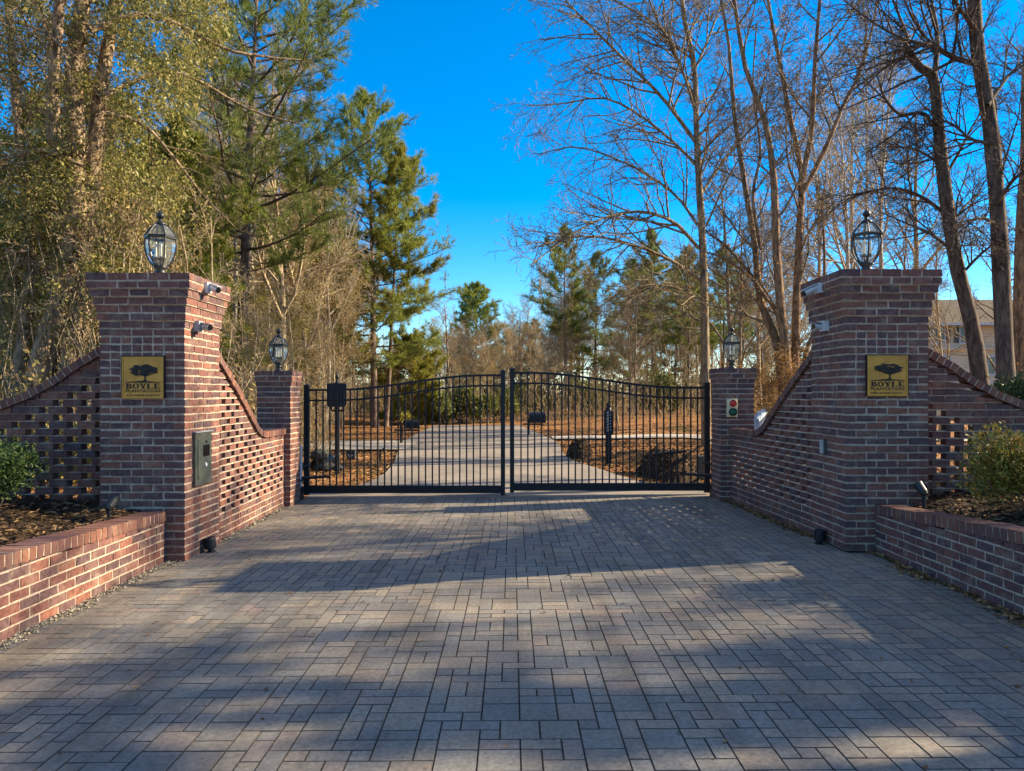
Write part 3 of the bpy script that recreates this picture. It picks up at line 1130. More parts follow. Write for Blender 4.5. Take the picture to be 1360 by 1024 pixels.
def text_mesh(s, size, width, loc, mat, parent, name):
    cu = bpy.data.curves.new('lettering', 'FONT')
    cu.body = s
    cu.size = size
    cu.extrude = .0012
    cu.offset = size * .012
    ob = bpy.data.objects.new('lettering', cu)
    COL.objects.link(ob)
    dg = bpy.context.evaluated_depsgraph_get()
    dg.update()
    me = bpy.data.meshes.new_from_object(ob.evaluated_get(dg))
    bpy.data.objects.remove(ob)
    co = np.zeros(len(me.vertices) * 3)
    me.vertices.foreach_get('co', co)
    co = co.reshape(-1, 3)
    mn, mxx = co[:, 0].min(), co[:, 0].max()
    co[:, 0] = (co[:, 0] - mn) * width / (mxx - mn)
    me.vertices.foreach_set('co', co.ravel())
    me.update()
    me.materials.clear()
    me.materials.append(mat)
    o = bpy.data.objects.new(name, me)
    COL.objects.link(o)
    o.parent = parent
    o.location = loc
    o.rotation_euler = (math.pi / 2, 0, 0)
    return o


def plaque(cx, yface, zc, label, seed):
    S = .425
    t = thing('plaque', label, 'sign', (cx, yface, zc))
    nm = NM()
    h = S / 2
    nm.box(-h, h, -.022, 0, -h, h)
    nm.build('plate', M['brass'], t)
    nm = NM()
    for (a, b, c, d) in ((-h - .008, h + .008, h, h + .010), (-h - .008, -h, -h, h), (h, h + .008, -h, h)):
        nm.box(a, b, -.026, 0, c, d)
    nm.build('frame', M['ink'], t)
    nm = NM()
    k_ = h - .012
    for (a, b, c, d) in ((-h + .001, h - .001, k_, h - .001), (-h + .001, h - .001, -h + .001, -k_), (-h + .001, -k_, -k_, k_), (k_, h - .001, -k_, k_)):
        nm.box(a, b, -.028, -.0215, c, d)
    nm.build('raised_rim', M['brass'], t)
    y = -.022
    nm = NM()
    rn_ = random.Random(seed)
    # ground line
    nm.prism([(-.178, -.052), (.178, -.052), (.178, -.046), (.06, -.036), (0, -.030), (-.06, -.036), (-.178, -.046)], y - .0032, y)
    # trunk and limbs
    nm.prism([(.006, -.034), (.040, -.034), (.030, -.012), (.034, .03), (.016, .03), (.018, -.01)], y - .0036, y)
    for i in range(9):
        an = R_(25 + 130 * i / 8)
        L = .10 if 2 < i < 6 else .125
        x1, z1 = .024 + L * math.cos(an) * 1.15, .012 + L * math.sin(an) * .8
        dx, dz = -math.sin(an) * .004, math.cos(an) * .004
        nm.prism([(.024 + dx, .012 + dz), (.024 - dx, .012 - dz), (x1 - dx * .4, z1 - dz * .4), (x1 + dx * .4, z1 + dz * .4)], y - .0040 - i * .0002, y)
    # leaf sprays of the spreading crown
    k = 0
    for i in range(74):
        an = rn_.uniform(0, 2 * math.pi)
        rr = math.sqrt(rn_.random())
        ex, ez = .004 + .132 * rr * math.cos(an), .078 + .056 * rr * math.sin(an)
        ex2, ez2 = rn_.uniform(.016, .034), rn_.uniform(.006, .012)
        tilt = rn_.uniform(-.3, .3)
        pts = []
        for j in range(9):
            q = j * 2 * math.pi / 9
            r2 = 1 + rn_.uniform(-.25, .25)
            px, pz = ex2 * math.cos(q) * r2, ez2 * math.sin(q) * r2
            pts.append((ex + px * math.cos(tilt) - pz * math.sin(tilt), ez + px * math.sin(tilt) + pz * math.cos(tilt)))
        k += 1
        nm.prism(pts, y - .006 - k * .0001, y)
    nm.build('tree_emblem', M['ink'], t)
    nm = NM()
    letters(nm, -.178, -.113, .356, .053, y)
    nm.build('lettering', M['ink'], t)
    text_mesh('PLANTATION', .040, .350, (-.175, y - .0008, -.149), M['ink'], t, 'lettering')
    # the small bottom line, too fine in the photo to read
    nm = NM()
    x = -.172
    k = 0
    while x < .170:
        w_ = rn_.uniform(.004, .009)
        hh = rn_.choice((.010, .010, .016))
        nm.box(x, min(x + w_, .172), y - .002, y, -.186, -.186 + hh)
        x += w_ + rn_.choice((.0025, .0025, .003, .010))
        k += 1
    nm.build('small_print', M['ink'], t)
    return t


plaque(-3.755, LY0 - .002, 1.855, 'gold square plaque on the pillar with the intercom box', 5)
plaque(3.925, RY0 - .002, 1.878, 'gold square plaque on the tall shaded pillar by the golden shrub', 9)

# ---------------------------------------------------------------- things fixed on the pillars
# intercom
t = thing('intercom_box', 'grey steel intercom box on the sunlit side of the brick pillar', 'intercom', (LX1, 7.68, 1.0))
nm = NM()
nm.box(0, .03, -.20, .20, -.28, .28)
nm.build('housing', M['grey_metal'], t)
nm = NM()
nm.box(-.002, .045, -.21, .21, .28, .292)
nm.build('rain_lip', M['grey_plastic'], t)
nm = NM()
nm.box(.03, .038, -.15, .15, -.21, .21)
nm.build('door_panel', M['grey_metal'], t)
nm = NM()
nm.box(.038, .044, -.03, .12, .02, .14)
nm.build('screen', M['lens'], t)
nm = NM()
nm.cyl((.038, .03, -.07), (.048, .03, -.07), .022)
nm.build('button', M['white_plastic'], t)
nm = NM()
nm.cyl((.038, .04, .175), (.046, .04, .175), .012)
nm.build('camera_lens', M['lens'], t)

t = thing('junction_box', 'small grey electrical box on the inner side of the shaded pillar', 'electrical box', (RX0, 8.0, 1.10))
nm = NM()
nm.box(-.035, 0, -.05, .05, -.085, .085)
nm.build('housing', M['grey_metal'], t)
nm = NM()
nm.box(-.041, -.035, -.042, .042, -.075, .075)
nm.build('cover', M['grey_plastic'], t)


def bullet_camera(loc, aim, body, label, sc=1.0, long=.15):
    """wall camera: square mount, bracket, barrel with hood and lens"""
    t = thing('security_camera', label, 'camera', loc)
    s = 1 if loc[0] < 0 else -1
    nm = NM()
    nm.box(*sorted((-s * .03, s * .055)), -.055, .055, -.055, .055)
    nm.build('mount', body, t)
    a = np.array(aim, float)
    a /= np.linalg.norm(a)
    p = np.array((s * .085, 0, -.005))
    nm = NM()
    nm.cyl((s * .055, 0, 0), p, .018)
    nm.build('bracket', M['grey_plastic'], t)
    q0, q1 = p - a * .04, p + a * long
    nm = NM()
    nm.cyl(q0, q1, .036, .036, 16)
    b = nm.build('barrel', body, t)
    nm = NM()
    nm.cyl(q1 + a * .0005, q1 + a * .008, .030, .030, 16)
    nm.build('lens', M['lens'], b)
    nm = NM()
    v0 = q0 + np.array((0, 0, .040))
    v1 = q1 + a * .03 + np.array((0, 0, .040))
    sd = np.cross(a, (0, 0, 1))
    sd /= np.linalg.norm(sd)
    arr = [v + sg * sd * .034 + np.array((0, 0, dz)) for dz in (0, .006) for v in (v0, v1) for sg in (-1, 1)]
    nm.hexes([arr])
    nm.build('hood', M['grey_plastic'], b)
    return t


bullet_camera((LX1 + .066, 7.62, 2.82), (.55, -.35, -.2), M['white_plastic'], 'white security camera under the cap of the intercom pillar, upper of two', long=.10)
bullet_camera((LX1 + .006, 7.55, 2.40), (.9, -.45, -.12), M['grey_plastic'], 'grey security camera on the intercom pillar, lower of two', long=.09)
bullet_camera((RX0 - .066, 7.93, 2.86), (-.75, -.2, -.35), M['white_plastic'], 'white security camera under the cap of the shaded pillar, upper of two', long=.14)
bullet_camera((RX0 - .006, 7.95, 2.44), (-.9, -.3, .0), M['white_plastic'], 'white security camera on the shaded pillar, lower of two', long=.07)

# traffic signal on the short pillar
t = thing('signal_light', 'small cream stop and go signal with red over green lens', 'signal', (*W(971.5, 541, 11.07)[:1], 11.07, 1.475))
nm = NM()
nm.box(-.078, .078, -.06, 0, -.14, .14)
nm.build('housing', M['cream'], t)
for nme, z, mt in (('red_lamp', .066, 'red_lens'), ('green_lamp', -.066, 'green_lens')):
    nm = NM()
    nm.lathe([(.056, 0), (.053, .012), (.035, .022), (0, .027)], n=18, smooth=True)
    o = nm.build(nme, M[mt], t)
    o.rotation_euler = (math.pi / 2, 0, 0)
    o.location = (0, -.06, z)
    nm = NM()
    nm.lathe([(.062, 0), (.062, .028), (.057, .028), (.057, 0)], n=18)
    o2 = nm.build('rim', M['dark_metal'] if nme == 'green_lamp' else M['cream'], o)


def flood(loc, label, aim, r=.062, h=.16):
    t = thing('flood_light', label, 'floodlight', loc)
    nm = NM()
    nm.lathe([(0, 0), (r * .5, 0), (r * .5, .03), (r * .95, .04), (r, h - .02), (r * .96, h), (r * .8, h), (r * .78, h - .02), (0, h - .02)], n=16, smooth=False)
    o = nm.build('canister', M['black_metal'], t)
    o.rotation_euler = aim
    nm = NM()
    nm.lathe([(r * .78, h - .016), (0, h - .013)], n=16)
    nm.build('glass', M['lens'], o)
    nm = NM()
    nm.box(-r * .6, r * .6, -r * .6, r * .6, -.01, .012)
    nm.build('foot', M['black_metal'], t)


flood((-3.25, 7.73, gz(-3.25)), 'black ground floodlight below the intercom box', (0, R_(-8), 0))
flood((3.41, 7.95, gz(3.4)), 'black ground floodlight at the foot of the shaded pillar', (0, R_(8), 0))


def spot(loc, label, rz):
    t = thing('garden_spotlight', label, 'spotlight', loc, rz)
    nm = NM()
    nm.cyl((0, 0, -.05), (0, 0, .075), .018, n=10)
    nm.cyl((0, 0, .07), (0, 0, .095), .026, n=10)
    nm.build('stake', M['black_metal'], t)
    nm = NM()
    nm.lathe([(0, -.045), (.030, -.040), (.042, -.01), (.045, .07), (.050, .095), (.043, .095), (.040, .07), (0, .07)], n=14, smooth=False)
    o = nm.build('lamp_head', M['dark_metal'], t)
    o.location = (.01, 0, .135)
    o.rotation_euler = (0, R_(42), 0)
    nm = NM()
    nm.lathe([(.040, .072), (0, .074)], n=14)
    nm.build('lens', M['lens'], o)


spot((-3.86, 6.85, .48), 'dark green garden spotlight in the sunlit mulch by the intercom pillar', R_(70))
spot((4.19, 7.28, .56), 'dark garden spotlight in the shaded mulch by the tall pillar', R_(110))

# ---------------------------------------------------------------- beyond the gate
bmx = M['black_metal']
# street sign seen from behind
p = W(448, 625, 15.7)
t = thing('street_sign', 'black sign post with a wide square board standing behind the gate', 'sign', (p[0], 15.7, float(terrain_h(p[0], 15.7))))
nm = NM()
nm.box(-.045, .045, -.045, .045, 0, 2.02)
nm.lathe([(.07, 1.98), (.07, 2.0), (.035, 2.03), (.02, 2.08), (.045, 2.12), (.045, 2.15), (.015, 2.2), (.008, 2.26), (0, 2.30)], n=10, smooth=True)
nm.build('post', bmx, t)
nm = NM()
h = .215
nm.prism([(-h, 1.52), (-h + .04, 1.48), (h - .04, 1.48), (h, 1.52), (h, 1.98), (h - .03, 2.0), (-h + .03, 2.0), (-h, 1.98)], -.075, -.046)
nm.build('board', bmx, t)
nm = NM()
nm.cyl((-.13, 0, 1.40), (.13, 0, 1.40), .022)
nm.cyl((-.13, 0, 1.40), (-.13, 0, 1.5), .018)
nm.cyl((.13, 0, 1.40), (.13, 0, 1.5), .018)
nm.build('bracket', bmx, t)
nm = NM()
nm.box(-.06, .06, -.06, .06, .42, .46)
nm.build('collar', M['grey_metal'], t)

# address post with narrow vertical board
p = W(808, 615, 17.4)
t = thing('address_post', 'slim dark post with a narrow vertical address board behind the gate', 'sign', (p[0], 17.4, float(terrain_h(p[0], 17.4))))
nm = NM()
nm.box(-.07, .07, -.05, .05, 0, .85)
nm.lathe([(.07, 1.30), (.07, 1.36), (.03, 1.39), (.05, 1.43), (.05, 1.46), (.02, 1.50), (0, 1.54)], n=10, smooth=True)
nm.box(-.035, .035, -.035, .035, .85, 1.32)
nm.build('post', bmx, t)
nm = NM()
nm.box(-.115, .115, -.075, -.036, .72, 1.30)
nm.build('board', bmx, t)
nm = NM()
rr = random.Random(3)
for i in range(7):                      # worn pale characters, one under the other
    z = 1.24 - i * .072
    nm.box(-.05 + rr.uniform(-.01, .01), .0 + rr.uniform(-.01, .03), -.080, -.076, z, z + .014)
    nm.box(-.03, -.012, -.0795, -.076, z + .016, z + .044)
    nm.box(.012 + rr.uniform(-.01, .01), .05, -.0795, -.076, z + .026, z + .042)
nm.build('text', M['white_plastic'], t)


def mailbox(px, pyb, d, hw, hh, ztop, label, rz=0, hl=.26):
    x = (px - CX) * d / F
    t = thing('mailbox', label, 'mailbox', (x, d, float(terrain_h(x, d))), rz)
    nm = NM()
    nm.cyl((0, 0, 0), (0, 0, ztop - hh * .6), .05, .05, 8)
    nm.cyl((-.25, 0, ztop - hh - .06), (.6, 0, ztop - hh - .06), .035, n=8)
    nm.build('post', M['dark_metal'], t)
    nm = NM()
    pr = [(-hw, 0), (hw, 0)] + [(hw * math.cos(a), hh * .55 + hh * .45 * math.sin(a)) for a in np.linspace(0, math.pi, 9)]
    nm.prism(pr, -hl, hl)
    o = nm.build('box', bmx, t)
    o.location = (.36, 0, ztop - hh)
    o.rotation_euler = (0, 0, math.pi / 2)
    nm = NM()
    nm.box(hw, hw + .012, -.05, .0, hh * .3, hh * .8)
    nm.build('flag', M['red_lens'], o)
    return t


mailbox(533, 588, 24.9, .16, .30, .86, 'black mailbox on a thin post by the straw bank, below the pines')
mailbox(702, 577, 29.7, .24, .44, .98, 'large black mailbox on a thin post beside the drive end', 0, .34)

# little yard marker, spigot stake, culvert pipe
p = W(466.5, 607, 19.1)
t = thing('yard_marker', 'small teal box marker with a pale tick on its face', 'utility box', (p[0], 19.1, float(terrain_h(p[0], 19.1))))
nm = NM()
nm.box(-.11, .11, -.08, .08, 0, .25)
nm.box(-.13, .13, -.10, .10, .25, .275)
nm.build('housing', M['shutter'], t)
nm = NM()
nm.prism([(-.06, .08), (.06, .12), (.07, .15), (-.02, .12), (-.06, .17), (-.075, .16), (-.035, .105)], -.085, -.0805)
nm.build('mark', M['white_plastic'], t)
p = W(505, 609, 18.6)
t = thing('garden_tap', 'thin dark stake with a garden tap beside the drive', 'tap', (p[0], 18.6, float(terrain_h(p[0], 18.6))))
nm = NM()
nm.cyl((0, 0, 0), (0, 0, .33), .035, .03, 8)
nm.build('stake', M['dark_metal'], t)
nm = NM()
nm.cyl((0, -.02, .30), (.10, -.05, .28), .022, n=8)
nm.cyl((.09, -.05, .28), (.09, -.05, .36), .03, n=8)
nm.build('tap', M['dark_metal'], t)

p = W(422, 618, 16.6)
t = thing('culvert_pipe', 'dark drain pipe mouth with grey stones beside the sign post', 'pipe', (p[0], 16.6, float(terrain_h(p[0], 16.6)) + .12))
nm = NM()
an = np.linspace(0, 2 * math.pi, 21)[:-1]
for r0, r1, y0, y1 in ((.17, .17, 0, 1.0), (.145, .145, 1.0, 0)):
    v = [(r0 * math.cos(a), y0, r0 * math.sin(a)) for a in an] + [(r1 * math.cos(a), y1, r1 * math.sin(a)) for a in an]
    nm.add(v, [(i, (i + 1) % 20, (i + 1) % 20 + 20, i + 20) for i in range(20)], 0, True)
v = [(.17 * math.cos(a), 0, .17 * math.sin(a)) for a in an] + [(.145 * math.cos(a), 0, .145 * math.sin(a)) for a in an]
nm.add(v, [(i, i + 20, (i + 1) % 20 + 20, (i + 1) % 20) for i in range(20)])
nm.build('pipe', M['dark_metal'], t)


def rock_mesh(rx, ry, rz_, seed):
    rn_ = np.random.default_rng(seed)
    nm = NM()
    k, n = 7, 10
    pr = []
    v = []
    for i in range(k + 1):
        ph = math.pi * i / k
        for j in range(n):
            th = 2 * math.pi * j / n
            r = 1 + .18 * math.sin(3 * th + i) + rn_.uniform(-.12, .12)
            v.append((rx * r * math.sin(ph) * math.cos(th), ry * r * math.sin(ph) * math.sin(th), rz_ * math.cos(ph) * (1 + rn_.uniform(-.05, .05))))
    f = []
    for i in range(k):
        for j in range(n):
            a, b = i * n + j, i * n + (j + 1) % n
            f.append((a, a + n, b + n, b))
    nm.add(v, f, 0, False)
    return nm


for i, (dx, dy, s) in enumerate(((.27, -.1, .20), (.52, -.18, .14), (-.32, .05, .17), (.05, .05, .22))):
    o = rock_mesh(s, s * .8, s * .7, 30 + i).build('stone', M['stone'])
    xx, yy = p[0] + dx, 16.55 + dy
    o.location = (xx, yy, float(terrain_h(xx, yy)) + s * .3 + (.28 if i == 3 else 0))
    tag(o, 'grey fieldstone piled round the dark drain pipe mouth', 'stone', 'stones round the drain pipe')


def mound(px0, px1, ptop, d, depth, label, seed):
    x0, x1 = (px0 - CX) * d / F, (px1 - CX) * d / F
    h = CAMZ + (CY - ptop) * d / F
    cx = (x0 + x1) / 2
    zb_ = th(cx, d) - .08
    rn_ = np.random.default_rng(seed)
    nm = NM()
    n = 26
    U, V_ = np.meshgrid(np.linspace(-1, 1, n), np.linspace(-1, 1, n), indexing='ij')
    rr_ = np.sqrt(U ** 2 + V_ ** 2)
    Z = (h - zb_) * np.clip(1.12 - rr_ ** 2.2, 0, 1) * (1 + .12 * np.sin(U * 6 + seed) * np.cos(V_ * 5)) + rn_.normal(0, .018, U.shape)
    idx = np.arange(n * n).reshape(n, n)
    f = np.stack([idx[:-1, :-1], idx[1:, :-1], idx[1:, 1:], idx[:-1, 1:]], -1).reshape(-1, 4)
    nm.add(np.stack([U * (x1 - x0) / 2, V_ * depth / 2, Z], -1).reshape(-1, 3), f, 0, False)
    t = thing('mulch_mound', label, 'mound', (cx, d, zb_))
    nm.build('soil', M['soil'], t)
    q = rn_.uniform(-.85, .85, (900, 2))
    q = q[(q ** 2).sum(1) < .9]
    zf = lambda a, b: (h - zb_) * np.clip(1.12 - np.sqrt(a ** 2 + b ** 2) ** 2.2, 0, 1) + .03
    v, f = flakes(len(q), q[:, 0], q[:, 1], zf, .05, .13, 2.2, .6, .03, rn_)
    v[:, 0] *= (x1 - x0) / 2
    v[:, 1] *= depth / 2
    nm = NM()
    nm.add(v, f)
    tag(nm.build('bark_chips', M['chips'], t), kind='stuff')
    return t


mound(838, 930, 600, 15.9, 1.5, 'dark mulch mound with a black pipe rail, low beside the gate', 3)
mound(750, 790, 586, 19.3, .9, 'low dark mulch mound at the bend of the drive', 6)
p = W(889, 601, 15.3)
t = thing('pipe_rail', 'black pipe rail standing in front of the dark mulch mound', 'rail', (p[0], 15.3, th(p[0], 15.3)))
hz = p[2] - th(p[0], 15.3)
nm = NM()
nm.cyl((-.36, 0, hz - .04), (.36, 0, hz + .03), .03, n=8)
nm.build('rail', bmx, t)
for q in (-.3, .3):
    nm = NM()
    nm.cyl((q, 0, -.05), (q, 0, hz - .02), .02, n=8)
    nm.build('post', bmx, t)
p = W(916, 604, 16.3)
t = thing('valve_box', 'small green utility box behind the dark mulch mound', 'utility box', (p[0] + .25, 16.3, float(terrain_h(p[0], 16.3))))
nm = NM()
nm.box(-.08, .08, -.07, .07, 0, .50)
nm.build('housing', M['grey_metal'], t)
nm = NM()
nm.box(-.10, .10, -.09, .09, .50, .53)
nm.build('lid', M['grey_metal'], t)

# white railing glimpsed over the screen wall
t = thing('picket_fence', 'white baluster fence glimpsed between the signal pillar and screen wall', 'fence', (4.45, 13.0, .05))
ex, ey = 9.05 - 4.45, 12.0
L = math.hypot(ex, ey)
t.rotation_euler = (0, 0, math.atan2(ey, ex))
nm = NM()
nm.box(0, L, -.035, .035, 1.13, 1.18)
nm.box(0, L, -.025, .025, .52, .56)
nm.build('rails', M['white_paint'], t)
bal = NM()
bal.box(-.018, .018, -.018, .018, .561, 1.129)
bme = bal.mesh('baluster', [M['white_paint']])
for i in range(30):
    o = bpy.data.objects.new('baluster', bme)
    COL.objects.link(o)
    o.parent = t
    o.location = (.1 + i * (L - .2) / 29, 0, 0)
pst = NM()
pst.box(-.05, .05, -.05, .05, -.1, 1.26)
pme = pst.mesh('fence_post', [M['white_paint']])
for i in range(6):
    o = bpy.data.objects.new('fence_post', pme)
    COL.objects.link(o)
    o.parent = t
    o.location = (.0 + i * L / 5, .045, 0)

# house
t = thing('house', 'cream two storey house with dark windows behind the leaning trunks', 'house', (31.5, 45.0, .2))
hw_ = 6.2
nm = NM()
nm.box(-hw_, hw_, 0, 9, -.4, 5.95)
nm.build('walls', M['house_siding'], t)
nm = NM()
e = .55
v = [(-hw_ - e, -e, 5.9), (hw_ + e, -e, 5.9), (hw_ + e, 9 + e, 5.9), (-hw_ - e, 9 + e, 5.9), (-hw_ + 3.0, 4.5, 8.0), (hw_ - 3.0, 4.5, 8.0)]
nm.add(v, [(0, 1, 5, 4), (2, 3, 4, 5)])
nm.add(v, [(1, 2, 5), (3, 0, 4)])
nm.add([(a, b, c - .14) for a, b, c in v[:4]], [(3, 2, 1, 0)])
for i in range(4):
    a, b = v[i], v[(i + 1) % 4]
    nm.add([a, b, (b[0], b[1], b[2] - .14), (a[0], a[1], a[2] - .14)], [(3, 2, 1, 0)])
nm.build('roof', M['shingle'], t)
nm = NM()
nm.box(-hw_ - .2, hw_ + .2, -.25, -.002, 4.22, 4.40)
nm.build('cornice', M['house_siding'], t)
nm = NM()
nm.box(-hw_ - .6, hw_ + .6, -.68, -.56, 5.74, 5.90)
nm.build('gutter', M['white_paint'], t)
for zz, hh, xs_ in ((4.72, .95, (-4.75, -2.9, 0.6, 3.8)), (2.75, 1.05, (-4.4, -1.6, .8, 3.6)), (.9, 1.2, (-4.4, -1.6, 3.6))):
    for xx in xs_:
        nm = NM()
        w2 = .42
        for (a, b, c, d) in ((-w2 - .08, w2 + .08, hh, hh + .09), (-w2 - .08, w2 + .08, -.1, 0), (-w2 - .08, -w2, 0, hh), (w2, w2 + .08, 0, hh), (-.025, .025, 0, hh)):
            nm.box(xx + a, xx + b, -.07, -.003, zz + c, zz + d)
        wdw = nm.build('window', M['white_paint'], t)
        nm = NM()
        nm.box(xx - w2, xx + w2, -.03, -.004, zz, zz + hh)
        nm.build('pane', M['pane'], wdw)
        if zz > 4:
            for sg in (-1, 1):
                nm = NM()
                nm.box(xx + sg * (w2 + .24) - .15, xx + sg * (w2 + .24) + .15, -.05, -.003, zz - .02, zz + hh + .02)
                nm.build('shutter', M['shutter'], t)

# ---------------------------------------------------------------- plants: generators
def rperp(d, rng):
    while True:
        v = Vector((rng.uniform(-1, 1), rng.uniform(-1, 1), rng.uniform(-1, 1)))
        v = v - d * v.dot(d)
        if v.length > .15:
            return v.normalized()


class Tree:
    def __init__(self, seed):
        self.rng = random.Random(seed)
        self.lines = {}          # (npts, sides, slot) -> list
        self.tips = []           # (pos, dir)
        self.minr = .0055

    def put(self, pts, rad, sides, slot):
        self.lines.setdefault((len(pts), sides, slot), []).append((pts, rad))

    def branch(self, p, d, L, r, lvl, cfg, slot=1):
        rng = self.rng
        c = cfg[lvl]
        n = c['seg']
        pts, dirs = [p.copy()], []
        d = d.normalized()
        q = p.copy()
        rad = [r]
        for i in range(n):
            w = c['wander']
            d = d + Vector((rng.gauss(0, w), rng.gauss(0, w), rng.gauss(0, w) + c['trop'] * (i + 1) / n))
            d.normalize()
            q = q + d * (L / n)
            pts.append(q.copy())
            dirs.append(d.copy())
            rad.append(max(r * (1 - (1 - c.get('tip', .25)) * (i + 1) / n), self.minr * .6))
        self.put([tuple(v) for v in pts], rad, c['sides'], slot)
        self.kids(pts, dirs, rad, L, lvl, cfg)
        if lvl == len(cfg) - 1:
            self.tips.append((q, d))
            if c.get('midtip'):
                self.tips.append((pts[n // 2], dirs[n // 2]))

    def kids(self, pts, dirs, rad, L, lvl, cfg, count=None, start=None, lensc=None):
        if lvl + 1 >= len(cfg):
            return
        rng = self.rng
        c, k = cfg[lvl], cfg[lvl + 1]
        cnt = c['n'] if count is None else count
        cnt = int(cnt) + (1 if rng.random() < cnt - int(cnt) else 0)
        st = c['start'] if start is None else start
        n = len(pts) - 1
        for i in range(cnt):
            t = st + (1 - st) * (i + rng.random()) / cnt
            x = min(t * n, n - 1e-4)
            j = int(x)
            f = x - j
            p = pts[j].lerp(pts[j + 1], f)
            d = dirs[j]
            a = R_(rng.uniform(*k['ang']))
            per = rperp(d, rng)
            per = (per + Vector((0, 0, k.get('up', 0)))).normalized()
            nd = d * math.cos(a) + per * math.sin(a)
            ll = (lensc if lensc else L * k['len']) * rng.uniform(.65, 1.2) * (1.15 - .65 * t)
            rr = min(rad[j] * .62, max(self.minr, ll * k['rr']))
            self.branch(p, nd, ll, rr, lvl + 1, cfg)

    def mesh_parts(self, slot):
        nm = NM()
        for (n, s, sl), L in self.lines.items():
            if sl != slot:
                continue
            nm.tubes(np.array([a for a, _ in L]), np.array([b for _, b in L]), s)
        return nm


def leaves(pos, size, rng, spread, per, droop=0.0, aspect=2.0, flat=None):
    """leaf quads scattered round the tips"""
    P = np.repeat(np.asarray(pos, float), per, axis=0)
    n = len(P)
    P = P + rng.normal(0, spread, (n, 3))
    t = rng.normal(0, 1, (n, 3))
    t[:, 2] -= droop
    t /= np.linalg.norm(t, axis=1, keepdims=True)
    b = np.cross(t, rng.normal(0, 1, (n, 3)))
    b /= np.linalg.norm(b, axis=1, keepdims=True) + 1e-9
    s = (size * rng.uniform(.6, 1.35, n))[:, None]
    nr = np.cross(t, b)
    v = np.stack([P, P + t * s * .5 + b * s / aspect * .5 + nr * s * .08, P + t * s, P + t * s * .5 - b * s / aspect * .5 + nr * s * .08], 1)
    f = (np.arange(n) * 4)[:, None] + np.array([[0, 1, 2, 3]])
    return v.reshape(-1, 3), f


def needles(tufts, rng, per, length, width, spread):
    P = np.repeat(np.array([a for a, _ in tufts], float), per, axis=0)
    D = np.repeat(np.array([b for _, b in tufts], float), per, axis=0)
    n = len(P)
    t = D * rng.uniform(.25, 1.0, (n, 1)) + rng.normal(0, spread, (n, 3))
    t[:, 2] += .12
    t /= np.linalg.norm(t, axis=1, keepdims=True) + 1e-9
    b = np.cross(t, rng.normal(0, 1, (n, 3)))
    b /= np.linalg.norm(b, axis=1, keepdims=True) + 1e-9
    L = (length * rng.uniform(.6, 1.25, n))[:, None]
    base = P - D * (rng.uniform(0, length * 1.3, (n, 1)))
    w_ = width * .5
    v = np.stack([base - b * w_, base + b * w_, base + t * L + b * w_ * .25, base + t * L - b * w_ * .25], 1)
    f = (np.arange(n) * 4)[:, None] + np.array([[0, 1, 2, 3]])
    return v.reshape(-1, 3), f


